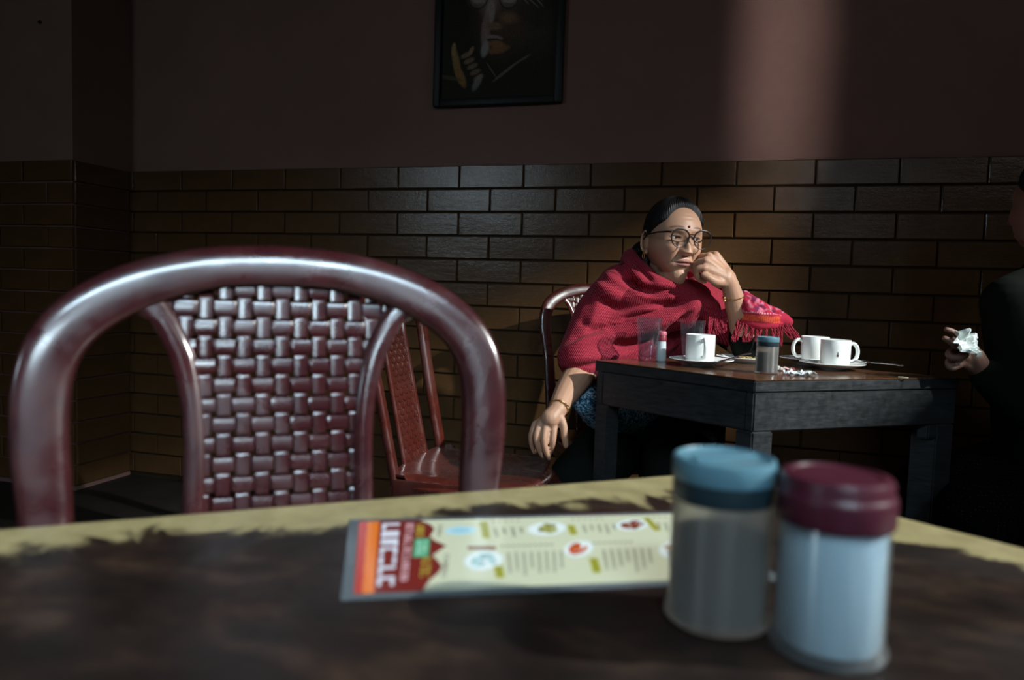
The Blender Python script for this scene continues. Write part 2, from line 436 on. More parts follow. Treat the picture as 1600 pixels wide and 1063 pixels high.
    for i in range(NX):
        for j in (0, NY):
            q = (i*(NY+1)+j, (i+1)*(NY+1)+j, (i+1)*(NY+1)+j+N, i*(NY+1)+j+N); f.append(q if j else q[::-1])
            q = (j*(NY+1)+i, j*(NY+1)+i+1, j*(NY+1)+i+1+N, j*(NY+1)+i+N); f.append(q[::-1] if j else q)
    mesh_obj('seat', v, f, m, root)
    mb = MB()                                       # apron ring under the seat
    for a, b in (((-.19,-.20),(.19,-.20)), ((-.19,.19),(.19,.19)), ((-.20,-.19),(-.20,.18)), ((.20,-.19),(.20,.18))):
        c = ((a[0]+b[0])/2, (a[1]+b[1])/2, .415); mb.box(c, (max(.012, abs(b[0]-a[0])), max(.012, abs(b[1]-a[1])), .05), bev=.003)
    mb.build('seat_apron', m, root)
    for sx in (-1, 1):
        for sy in (-1, 1):
            mb = MB(); tp = Vector((sx*.188, sy*.185, .43)); bt = Vector((sx*.225, sy*(.215 if sy < 0 else .26), 0))
            for (a, b) in (((0,.010),(.042,.010)), ((.010,0),(.010,.042))):   # L-section moulded leg
                pts = []; 
                for q, tt in ((tp, 1), (bt, .72)):
                    for (dx, dy) in ((0,0), (b[0]*tt if a[0] == 0 else .008, 0), (b[0]*tt if a[0] == 0 else .008, .008 if a[0] == 0 else b[1]*tt), (0, .008 if a[0] == 0 else b[1]*tt)):
                        pts.append((q.x-sx*dx, q.y-sy*dy, q.z))
                fc = [(0,1,2,3),(7,6,5,4)]+[(i, (i+1) % 4+0, (i+1) % 4+4, i+4) for i in range(4)]
                mb.add(pts, fc)
            mb.build('leg', m, root, smooth=False)
    return root
chair = make_chair('maroon plastic chair with a woven strap back, close up behind the near table', m_plastic)
ry = math.radians(35)
P0 = P(430, 640, .70)
Xd = Vector((math.cos(ry), math.sin(ry), 0)); Yd = Vector((-math.sin(ry), math.cos(ry), 0))
loc = P0 + Xd*.006 - Yd*(BY+SC*math.sin(TILT)); dz = P0.z-(.44+SC*math.cos(TILT))
chair.rotation_euler = (0, 0, ry); chair.location = (loc.x, loc.y, 0)
# second chair further back, seen nearly edge on, and the woman's chair
chair2 = make_chair('empty red plastic chair by the brick wall, seen from its side', m_plastic2)
chair2.location = (-.63, 1.93, 0); chair2.rotation_euler = (0, 0, math.radians(92))
chair3 = make_chair('red plastic chair the woman in the shawl sits on', m_plastic2)
chair3.location = (-.31, 2.42, 0); chair3.rotation_euler = (0, 0, math.radians(30))

# ------------------------------------------------------------------ tables
def slab(poly, z0, z1, name, m, parent, bev=.004):
    bm = bmesh.new(); vs = [bm.verts.new((x, y, z0)) for x, y in poly]; fa = bm.faces.new(vs)
    ex = bmesh.ops.extrude_face_region(bm, geom=[fa])
    for q in ex['geom']:
        if isinstance(q, bmesh.types.BMVert): q.co.z = z1
    bmesh.ops.recalc_face_normals(bm, faces=bm.faces)
    bmesh.ops.bevel(bm, geom=list(bm.edges), offset=bev, segments=2, affect='EDGES')
    me = bpy.data.meshes.new(name); bm.to_mesh(me); bm.free(); me.materials.append(m)
    o = bpy.data.objects.new(name, me); C.objects.link(o); o.parent = parent; return o
def rot2(a): return Vector((math.cos(a), math.sin(a)))
# near table: corner pointing to the far table
TN = .74
A_, B_ = Pz(0, 825, TN), Pz(1040, 742, TN); C_, E_ = Pz(1380, 800, TN), Pz(1600, 855, TN)
def isect(p, d, q, e):
    k = ((q.x-p.x)*e.y-(q.y-p.y)*e.x)/(d.x*e.y-d.y*e.x); return p+d*k
cn = isect(A_, B_-A_, C_, E_-C_)
u1 = (A_-B_).normalized(); u2 = (E_-C_).normalized()
n1, n2, n3, n4 = cn, cn+u1*1.0, cn+u1*1.0+u2*.85, cn+u2*.85
near = thing('dining_table', 'worn wooden dining table with a chipped yellowish painted rim, nearest of the two tables', 'table', (cn.x, cn.y, 0), group='dark wooden dining tables')
def rel(p): return (p.x-cn.x, p.y-cn.y)
m_near = mat('worn_painted_top', (.07,.04,.03), .34, spec=.35)
def build_near_top():
    NXg, NYg = 250, 220; v = []; d = []
    for i in range(NXg+1):
        for j in range(NYg+1):
            a, b = i/NXg, j/NYg; p = n1+(n2-n1)*a+(n4-n1)*b
            e1 = b*.85; e2 = a*1.0                  # distance from the two far edges
            z = TN-.0035*max(0, 1-min(e1, e2)/.006)**2
            v.append((p.x-cn.x, p.y-cn.y, z)); d.append((e1, e2, 0))
    N = NYg+1; f = [(i*N+j, i*N+j+1, (i+1)*N+j+1, (i+1)*N+j) for i in range(NXg) for j in range(NYg)]
    o = mesh_obj('tabletop', v, f, m_near, near, cols=np.array(d))
    n, l, b = nt(m_near); at_ = n.new('ShaderNodeAttribute'); at_.attribute_name = 'Col'
    sp = n.new('ShaderNodeSeparateColor'); l.new(at_.outputs['Color'], sp.inputs[0])
    mn = math_node(m_near, 'MINIMUM', sp.outputs[0], sp.outputs[1])
    nz = noise_node(m_near, 13, 7, .68, distort=.9); nz2 = noise_node(m_near, 3.4, 3, .5)
    k = math_node(m_near, 'ADD', mn, math_node(m_near, 'MULTIPLY', math_node(m_near, 'SUBTRACT', nz, .5), .17))
    k = math_node(m_near, 'ADD', k, math_node(m_near, 'MULTIPLY', math_node(m_near, 'SUBTRACT', nz2, .5), .10))
    paint = ramp(m_near, k, [(.058, (1,1,1)), (.076, (0,0,0))])
    br = noise_node(m_near, 16, 6, .65, stretch=(1.0,1.7,1)); brown = ramp(m_near, br, [(.3,(.006,.004,.003)),(.52,(.015,.008,.006)),(.78,(.055,.030,.018))])
    ye = noise_node(m_near, 40, 5, .6); yel = ramp(m_near, ye, [(.3,(.23,.185,.085)),(.7,(.33,.27,.135))])
    mx = n.new('ShaderNodeMix'); mx.data_type = 'RGBA'; l.new(paint, mx.inputs[0]); l.new(brown, mx.inputs[6]); l.new(yel, mx.inputs[7])
    l.new(mx.outputs[2], b.inputs['Base Color'])
    r_ = noise_node(m_near, 11, 5, .6); setin(m_near, 'Roughness', ramp(m_near, r_, [(.35,g3(.36)),(.65,g3(.6))]))
    bump(m_near, nz, .08, .002)
build_near_top()
m_rim = mat('painted_rim', (.34,.27,.13), .5)
slab([rel(q) for q in (n1, n2, n3, n4)], TN-.03, TN-.004, 'tabletop_edge', m_rim, near)
ins = lambda a, b: rel(n1+(n2-n1)*a+(n4-n1)*b)
def strip(a0, b0, a1, b1, z0, z1, name, parent, m, N1, U, V, org):
    q = [(N1+(U*a+V*b)) for a, b in ((a0,b0),(a1,b0),(a1,b1),(a0,b1))]
    return slab([(p.x-org.x, p.y-org.y) for p in q], z0, z1, name, m, parent, .002)
U, V = n2-n1, n4-n1
for a in ((.05,.05,.95,.08), (.05,.92,.95,.95), (.05,.05,.08,.95), (.92,.05,.95,.95)):
    strip(*a, TN-.12, TN-.03, 'apron', near, m_darkwood, n1, U, V, cn)
for a, b in ((.045,.045), (.905,.045), (.045,.905), (.905,.905)):
    strip(a, b, a+.05, b+.055, 0, TN-.03, 'leg', near, m_darkwood, n1, U, V, cn)

# far table
TF = .755
fa, fb, fc = Pz(930,563,TF), Pz(1180,594,TF), Pz(1500,590,TF)
g1 = Pz(1050,559.3,TF); g2 = Pz(1356,578,TF)
fd = isect(fa, g1-fa, fc, g2-fc)
if (fd-fb).length > .95: fd = fb+(fd-fb)*.95/(fd-fb).length
far = thing('dining_table', 'dark wooden table with cups and plates in front of the woman', 'table', (fb.x, fb.y, 0), group='dark wooden dining tables')
relf = lambda p: (p.x-fb.x, p.y-fb.y)
slab([relf(q) for q in (fb, fc, fd, fa)], TF-.003, TF, 'tabletop', m_fartop, far, .001)
slab([relf(q) for q in (fb, fc, fd, fa)], TF-.028, TF-.003, 'tabletop_edge', m_darkwood, far, .002)
def lerp4(a, b): return (fb*(1-a)+fc*a)*(1-b)+(fa*(1-a)+fd*a)*b
def qslab(a0, b0, a1, b1, z0, z1, name):
    return slab([relf(lerp4(a, b)) for a, b in ((a0,b0),(a1,b0),(a1,b1),(a0,b1))], z0, z1, name, m_darkwood, far, .003)
for q in ((.0,.0,1.0,.05), (.0,.94,1,.99), (.0,.05,.05,.94), (.95,.05,1.0,.94)): qslab(*[min(max(k,.004),.996) for k in q], TF-.118, TF-.028, 'apron')
for a, b in ((.004,.004), (.90,.004), (.004,.90), (.90,.90)): qslab(a, b, a+.092, b+.092, 0, TF-.118, 'leg')
qslab(.86, .006, .996, .05, TF-.155, TF-.118, 'corner_bracket')

# ------------------------------------------------------------------ spice jars
def spice_jar(label, loc, kind, s=1.0, group='salt and pepper jars with coloured lids'):
    t = thing('spice_jar', label, 'jar', loc, group=group)
    R, H = .0285*s, .080*s
    t.scale = (1, 1, .92)
    b = MB(); b.lathe([(0,.0),(R*1.0,.0),(R*1.06,.002*s),(R*1.06,.005*s),(R*.985,.008*s),(R*.985,H-.004*s),(R*.9,H),(R*.9,H+.004*s),(R*.86,H+.004*s),(R*.86,H),(R*.94,H-.005*s),(R*.94,.007*s),(R*.9,.005*s),(0,.005*s)], 56)
    b.build('jar_body', m_clear if kind != 'pepper' else m_cloud, t)
    top = H*(.95 if kind == 'salt' else .68); c = MB(); r = R*.925
    c.lathe([(0,.006*s),(r*.96,.006*s),(r,.009*s),(r,top-.002),(r*.97,top),(0,top+.0015)], 48)
    c.build('salt' if kind == 'salt' else 'ground_pepper', m_salt if kind == 'salt' else m_pepper, t)
    if kind == 'salt':
        L = MB(); z = H-.003*s
        L.lathe([(R*.9,z),(R*1.04,z),(R*1.06,z+.002*s),(R*1.06,z+.014*s),(R*1.045,z+.0165*s),(R*1.02,z+.0175*s),(R*1.0,z+.019*s),(R*1.0,z+.024*s),(R*.96,z+.0265*s),(R*.80,z+.0275*s),(R*.76,z+.0262*s),(0,z+.0262*s)], 56)
        L.build('lid', m_maroon_lid, t)
    else:
        L = MB(); z = H-.003*s
        L.lathe([(R*.9,z),(R*.98,z),(R*1.0,z+.002*s),(R*1.0,z+.0125*s),(R*.9,z+.0125*s)], 56); L.build('screw_ring', m_dark_lid, t)
        L = MB(); z += .0125*s
        L.lathe([(0,z),(R*.99,z),(R*1.01,z+.0015*s),(R*1.01,z+.0115*s),(R*.99,z+.0135*s),(R*.93,z+.0142*s),(R*.90,z+.0128*s),(R*.86,z+.0120*s),(0,z+.0120*s)], 56)
        lid = L.build('lid', m_blue_lid, t)
        e = MB(); e.box((0,0,z+.0132*s), (R*1.5, R*.30, .0026*s), bev=.001); e.build('finger_ridge', m_blue_lid, lid)
        lid.rotation_euler = (0, 0, math.radians(40))
    return t
def on(px, py, z): p = Pz(px, py, z); return (p.x, p.y, z)
spice_jar('pepper jar with a pale blue lid, standing at the right end of the menu card', (*on(1119,968,TN)[:2], TN+.0016), 'pepper', 1.04)
spice_jar('salt jar with a maroon lid beside the pepper jar on the near table', on(1291,1012,TN+.0005), 'salt', 1.04)
spice_jar('small pepper jar with a blue lid among the cups on the far table', on(1197,583,TF+.0005), 'pepper', .93)

# ------------------------------------------------------------------ menu card
def menu_card():
    o0, o1 = Pz(532,938,TN+.001), Pz(546,812,TN+.001)
    Vd = (o1-o0); Wd = Vd.length; Vd.normalize(); Ud = Vector((Vd.y, -Vd.x, 0)); L = .300
    t = thing('menu_card', 'laminated menu card in red and cream lying on the near table', 'menu', (o0.x, o0.y, TN+.0008))
    t.rotation_euler = (0, 0, math.atan2(Ud.y, Ud.x))
    mlam = mat('lamination', (.30,.34,.37), .22, trans=.72, ior=1.3)
    lb = MB(); lb.box((L/2, Wd/2, -.0001), (L, Wd, .0005), bev=.0001); lb.build('laminate', mlam, t)
    mg = .008; NX, NY = 640, 330
    gx, gy = np.meshgrid(np.linspace(mg, L-mg, NX), np.linspace(mg, Wd-mg, NY), indexing='ij')
    # sheet coordinates: u in units where the visible photograph part spans 80..1520, v 95 (top) .. 440
    vis = .205+.075*(gy-mg)/(Wd-2*mg)
    X = 85+(gx-mg)/(vis-mg)*1435; Y = 440-(gy-mg)/(Wd-2*mg)*345
    col = np.empty((NX, NY, 3)); col[:] = (.56,.56,.40)
    def put(mask, c, a=1.0): col[mask] = col[mask]*(1-a)+np.array(c)*a
    wv = np.interp(Y, [95,120,150,190,215,245,290,320,345,370,400,430,440], [350,395,418,402,425,482,425,455,476,462,425,405,400])
    put(X < wv, (.16,.018,.014)); put(X < 178, (.30,.02,.014)); put(X < 122, (.42,.028,.018)); put((X > 122) & (X < 172), (.68,.16,.018))
    r_ = np.random.default_rng(7)
    def letters(x0, x1, y0, y1, n, c, dens=.62, gap=.16):
        """a run of letter-like marks written along v"""
        h = (y1-y0)/n
        for k in range(n):
            a, b = y0+h*k+h*gap/2, y0+h*(k+1)-h*gap/2
            for q in range(4):
                typ = r_.integers(4); w2 = (x1-x0)*.22
                if typ == 0: m_ = (X > x0) & (X < x1) & (Y > a+(b-a)*r_.random()*.6) & (Y < a+(b-a)*(.3+r_.random()*.7)) & (np.abs((Y-a) % max(b-a,1)-(b-a)*.5) < (b-a)*.5)
                elif typ == 1: m_ = (X > x1-w2) & (X < x1) & (Y > a) & (Y < b)
                elif typ == 2: m_ = (X > x0) & (X < x0+w2) & (Y > a) & (Y < b)
                else: m_ = (X > x0) & (X < x1) & (Y > a) & (Y < a+(b-a)*.34)
                put(m_, c, dens)
    letters(186, 262, 105, 418, 7, (.66,.66,.74), .92)
    letters(290, 322, 112, 400, 17, (.62,.36,.38), .7)
    put((X > 335) & (X < 405) & (Y > 203) & (Y < 296), (.06,.33,.17)); letters(350, 392, 212, 288, 7, (.45,.62,.50), .6)
    letters(338, 372, 118, 192, 5, (.40,.32,.04), .8); letters(378, 420, 300, 385, 6, (.40,.32,.04), .8)
    letters(432, 452, 118, 200, 8, (.12,.11,.09), .6); letters(478, 500, 285, 392, 11, (.10,.09,.08), .7)
    def ell(cx, cy, rx, ry, c, a=1): put(((X-cx)/rx)**2+((Y-cy)/ry)**2 < 1, c, a)
    def plate(cx, cy, rx, ry, food):
        ell(cx, cy, rx, ry, (.62,.70,.72)); ell(cx, cy, rx*.9, ry*.88, (.72,.76,.74))
        for k in range(26):
            a = r_.random()*6.28; q = math.sqrt(r_.random())*.62
            ell(cx+math.cos(a)*q*rx, cy+math.sin(a)*q*ry, rx*.16, ry*.2, np.array(food)*(.6+.8*r_.random()))
    ell(535,162,72,26,(.42,.62,.68)); ell(535,162,45,13,(.30,.52,.62))
    plate(935,166,92,40,(.26,.25,.06)); plate(1345,158,80,36,(.20,.04,.02)); plate(1110,282,72,42,(.42,.07,.02)); plate(665,322,92,44,(.35,.50,.50)); plate(1600,300,85,44,(.30,.14,.03))
    put((X > 580) & (X < 712) & (np.abs(Y-262-(X-645)*.04) < 8), (.16,.05,.025))
    def tagbar(cx, cy, hx, hy, sl):
        xx = X-(cx+(Y-cy)*sl); put((np.abs(xx) < hx) & (np.abs(Y-cy) < hy), (.34,.33,.03)); 
        put((np.abs(xx) < hx*.4) & (np.abs(Y-cy) < hy*.85) & (np.sin(Y*.9) > 0), (.10,.10,.02), .7)
    tagbar(645,162,19,50,.28); tagbar(1058,178,18,28,.5); tagbar(1442,158,18,40,1.0); tagbar(748,376,22,26,.45); tagbar(1214,364,22,34,.6)
    def block(x0, x1, y0, y1, pitch, sl, c=(.11,.11,.09)):
        for x in np.arange(x0, x1, pitch):
            ln = .55+.45*r_.random(); xx = X-(x+(Y-y0)*sl)
            m_ = (np.abs(xx) < pitch*.2) & (Y > y0) & (Y < y0+(y1-y0)*ln); mm = m_ & (np.sin(Y*1.3+x) > -.45)
            put(mm, c, .85)
    block(690, 815, 152, 215, 40, .35); block(1105, 1260, 150, 210, 36, .5); block(1470, 1600, 150, 210, 36, .5)
    block(775, 1060, 290, 402, 36, .30); block(1235, 1480, 292, 402, 38, .5); block(1560, 1700, 292, 402, 38, .5)
    for x in list(range(680, 800, 28))+list(range(1050, 1200, 28))+list(range(1415, 1500, 28)): ell(x, 114, 7, 5, (.28,.27,.2))
    for x in list(range(740, 1000, 26))+list(range(1180, 1380, 26)): ell(x, 256, 8, 6, (.25,.24,.18))
    v = np.stack([gx.ravel(), gy.ravel(), np.full(gx.size, .0003)], 1)
    N = NY; I, J = np.meshgrid(np.arange(NX-1), np.arange(NY-1), indexing='ij'); q = (I*N+J).ravel()
    f = np.stack([q, q+N, q+N+1, q+1], 1)
    mp = mat('printed_sheet', (.5,.5,.4), .22); vcol(mp)
    me = bpy.data.meshes.new('printed_sheet'); me.from_pydata(v.tolist(), [], f.tolist()); me.materials.append(mp)
    setcol(me, col.reshape(-1, 3)); me.update()
    o = bpy.data.objects.new('printed_sheet', me); C.objects.link(o); o.parent = t
menu_card()

# ------------------------------------------------------------------ crockery on the far table
def tumbler(label, loc, h=.112, r0=.0265, r1=.0365, group='empty water glasses on the far table', water=0):
    t = thing('water_glass', label, 'glass', loc, group=group)
    b = MB(); b.lathe([(0,0),(r0*.97,0),(r0,.003),(r1,h),(r1-.0008,h+.0008),(r1-.0018,h),(r0-.0005+(r1-r0)*.12-.0016,.014),(r0*.8,.010),(0,.009)], 128)
    b.build('glass_body', m_glass, t)
    return t
tumbler('empty water glass at the left edge of the far table, beside a salt shaker', on(1012,563,TF+.0005), .118)
tumbler('empty water glass standing behind the leftmost cup', on(1080,561.5,TF+.0005), .112)
def handle_pts(R, h, hw=.024):
    return [(R-.003,0,h*.80),(R+.010,0,h*.86),(R+hw*.86,0,h*.74),(R+hw,0,h*.52),(R+hw*.84,0,h*.30),(R+.010,0,h*.18),(R-.003,0,h*.22)]
def cup(label, loc, rz, R=.038, h=.072, group='white cups on the far table'):
    t = thing('cup', label, 'cup', loc, rz, group=group)
    b = MB(); b.lathe([(0,.001),(R*.80,.001),(R*.82,0),(R*.87,0),(R*.95,.004),(R*.985,.012),(R,h*.5),(R*1.0,h-.001),(R*.985,h),(R*.955,h-.001),(R*.945,h*.5),(R*.93,.012),(R*.8,.006),(0,.006)], 56)
    b.build('cup_body', m_ceramic, t)
    q, _ = spline(handle_pts(R, h), 0, 6); hb = MB(); hb.tube(q, .0048, 10, flat=1.25, upv=(0,1,0)); hb.build('handle', m_ceramic, t)
    return t
def saucer(label, loc, r=.078, group='white saucers on the far table'):
    b = MB(); k = r/.075
    b.lathe([(0,.004),(.022*k,.004),(.024*k,0),(.028*k,0),(.031*k,.004),(.052*k,.0085),(.075*k,.0165),(.0755*k,.0175),(.074*k,.0185),(.050*k,.0115),(.031*k,.0075),(.026*k,.0085),(.022*k,.0075),(0,.0075)], 64)
    o = b.build('saucer', m_ceramic, None); o.location = loc; return tag(o, label, 'saucer', group)
s1 = on(1095,571,TF+.0005); saucer('white saucer under the leftmost cup, with a knife across it', s1, .083)
cup('leftmost white cup on the far table, its handle turned towards the camera', (s1[0]-.004, s1[1]+.012, s1[2]+.0087), math.radians(-75))
s2 = on(1300,577,TF+.0005); saucer('white saucer under the rightmost cup, spoon resting on it', s2, .081)
cup('rightmost white cup with a small logo mark, handle to the right', (s2[0]+.006, s2[1]+.003, s2[2]+.0087), math.radians(20), .0375, .070)
lg = MB(); lg.box((0,0,0), (.0045,.0008,.007), bev=.0003); lg.box((0,0,.0065), (.0025,.0008,.0035), bev=.0003)
cupR = [o for o in bpy.data.objects if o.name.startswith('cup') and o.type == 'EMPTY'][-1]
lo = lg.build('printed_mark', mat('brown_print', (.10,.05,.03), .6), cupR)
aa = math.radians(-88)-cupR.rotation_euler.z; lo.location = (math.cos(aa)*.0375, math.sin(aa)*.0375, .030); lo.rotation_euler = (0, 0, aa+math.pi/2)
s3 = on(1268,570,TF+.0005); saucer('white saucer mostly hidden behind the rightmost cup', (s3[0]-.01, s3[1]+.015, s3[2]), .075)
cup('white cup behind the rightmost cup, handle to the left', (s3[0]+.008, s3[1]+.018, s3[2]+.0087), math.radians(196), .0375, .070)
# plate behind
p4 = on(1160,566,TF+.0005)
pb = MB(); pb.lathe([(0,.003),(.05,.003),(.052,0),(.056,0),(.06,.004),(.082,.013),(.084,.0145),(.082,.0155),(.06,.0075),(.055,.006),(0,.006)], 64)
plate = pb.build('dinner_plate', m_ceramic); plate.location = (p4[0]+.01, p4[1]+.02, p4[2]); tag(plate, 'white plate with food scraps behind the small blue lidded jar', 'plate')
fo = MB()
for k in range(26):
    a, r = random.random()*6.28, random.random()*.035
    fo.ball((math.cos(a)*r, math.sin(a)*r*.8, random.random()*.004), (.004+random.random()*.004, .004, .003), 7, 5)
foo = fo.build('food_scraps', m_food); foo.location = (plate.location.x+.01, plate.location.y-.005, plate.location.z+.009); tag(foo, 'leftover crumbs and bits of food on the white plate', 'food'); foo['kind'] = 'stuff'
def cutlery(name, label, cat, p0, p1, kind, m):
    p0, p1 = Vector(p0), Vector(p1); d = p1-p0; L = d.length
    t = thing(name, label, cat, p0)
    q = d.to_track_quat('X', 'Z'); t.rotation_mode = 'QUATERNION'; t.rotation_quaternion = q
    hb = MB(); hb.tube([(0,0,0),(L*.15,0,.001),(L*.4,0,.001),(L*.62,0,.0)], [.0048,.0045,.003,.0022], 10, flat=.45); hb.build('cutlery_handle', m, t)
    hh = MB()
    if kind == 'knife': hh.tube([(L*.60,0,0),(L*.68,0,0),(L*.85,.001,0),(L*.97,.002,0),(L,.003,0)], [.003,.0065,.007,.005,.001], 8, flat=.12); hh.build('blade', m, t)
    else: hh.ball((L*.82,0,.001), (L*.17,.0145,.004), 16, 8); hh.build('bowl', m, t)
    return t
zz = TF+.021
a1 = P(1112,572,0.1); 
k0 = Pz(1120,566,zz); k1 = Pz(1172,552.5,zz+.012); cutlery('knife', 'dark looking table knife resting across the saucer rim', 'knife', k1, k0, 'knife', mat('dull_steel', (.10,.10,.11), .35, metal=.9))
k0 = Vector((s2[0]+.055, s2[1]+.02, TF+.0225)); k1 = Pz(1409,571.5,TF+.030); cutlery('teaspoon', 'steel teaspoon sticking out to the right of the rightmost saucer', 'spoon', k1, k0, 'spoon', m_steel)
# salt shaker with pink cap
sp_ = on(1033,564,TF+.0005); t = thing('salt_shaker', 'slim salt shaker with a pink cap between the two glasses', 'shaker', sp_)
b = MB(); b.lathe([(0,0),(.0125,0),(.0135,.002),(.0115,.052),(.0105,.056),(0,.056)], 28); b.build('shaker_body', mat('milky_glass', (.62,.70,.72), .3, trans=.2), t)
b = MB(); b.lathe([(.0100,.055),(.0122,.055),(.0125,.068),(.0105,.071),(0,.072)], 28); cp = b.build('cap', mat('dark_red_collar', (.20,.015,.03), .45), t)
b = MB(); b.lathe([(0,.071),(.0118,.071),(.0122,.073),(.0118,.080),(.010,.082),(0,.0825)], 28); b.build('cap_top', m_pink_lid, cp)
# crumpled wrappers
def crumple(name, label, cat, loc, sx, sy, h, m, seed, rz=0, n=16, fq=1.0):
    r = random.Random(seed); v = []; f = []
    off = Vector((seed*3.1, seed*1.7, 0))
    for i in range(n+1):
        for j in range(n+1):
            x, y = -1+2*i/n, -1+2*j/n
            z = abs(noise.noise(Vector((x*1.9*fq, y*1.9*fq, 0))+off))*1.5+.5*fq*abs(noise.noise(Vector((x*4*fq, y*4*fq, 1))+off))
            v.append((x*sx*(1+.15*noise.noise(Vector((y*2, 0, 3))+off)), y*sy*(1+.2*noise.noise(Vector((x*2, 5, 3))+off)), z*h+.001))
    for i in range(n):
        for j in range(n): f.append((i*(n+1)+j, (i+1)*(n+1)+j, (i+1)*(n+1)+j+1, i*(n+1)+j+1))
    o = mesh_obj(name, v, f, m, None, smooth=False); s = o.modifiers.new('s', 'SOLIDIFY'); s.thickness = .0006
    me = evaluate(o); o.modifiers.clear(); me.materials.clear(); me.materials.append(m); o.data = me; me.name = name
    o.location = loc; o.rotation_euler = (0, 0, rz); return tag(o, label, cat, 'torn sachets on the far table' if name == 'sachet' else None)
crumple('sachet', 'torn silvery sachet lying between the small jar and the right saucer', 'wrapper', on(1250,586,TF+.001), .036, .016, .012, m_foil, 3, .5)
m_redprint = mat('printed_paper', (.62,.62,.60), .6); f = noise_node(m_redprint, 70, 2); setin(m_redprint, 'Base Color', ramp(m_redprint, f, [(.45,(.60,.60,.56)),(.55,(.45,.08,.08))]))
crumple('sachet', 'small torn red and white sachet right behind the small jar', 'wrapper', on(1226,579,TF+.001), .022, .012, .008, m_redprint, 5, .2)
rb = MB(); ring = [(math.cos(a)*.011, math.sin(a)*.007, 0) for a in np.linspace(0, 2*math.pi, 25)]; rb.tube(ring, .0012, 6, caps=False)
ro = rb.build('rubber_band', mat('rubber', (.42,.38,.26), .6)); ro.location = on(1411,590,TF+.0018); tag(ro, 'small pale rubber band near the right corner of the far table', 'rubber band')

# ------------------------------------------------------------------ framed portrait
FW = P(677,168,1)-CAM; kx = WY-.03
def onwall(px, py, y=WY-.02): d = P(px, py, 1)-CAM; return CAM+d*((y-CAM.y)/d.y)
q0, q1 = onwall(677,168), onwall(878,160)
fwid = q1.x-q0.x; fh = fwid*1.28; fr = thing('framed_portrait', 'framed dark painting of an elderly man in round glasses, hanging on the upper wall', 'picture', (q0.x, WY-.002, q0.z))
fr.rotation_euler = (0, -math.atan2(q1.z-q0.z, q1.x-q0.x), 0)
mfr = mat('black_frame', (.010,.011,.009), .45, spec=.25)
bw = .03
for (n_, c, d) in (('frame_bar', (bw/2,-.016,fh/2), (bw,.028,fh)), ('frame_bar', (fwid-bw/2,-.016,fh/2), (bw,.028,fh)), ('frame_bar', (fwid/2,-.016,bw/2), (fwid-2*bw,.028,bw)), ('frame_bar', (fwid/2,-.016,fh-bw/2), (fwid-2*bw,.028,bw))):
    MB().box(c, d, bev=.005).build(n_, mfr, fr)
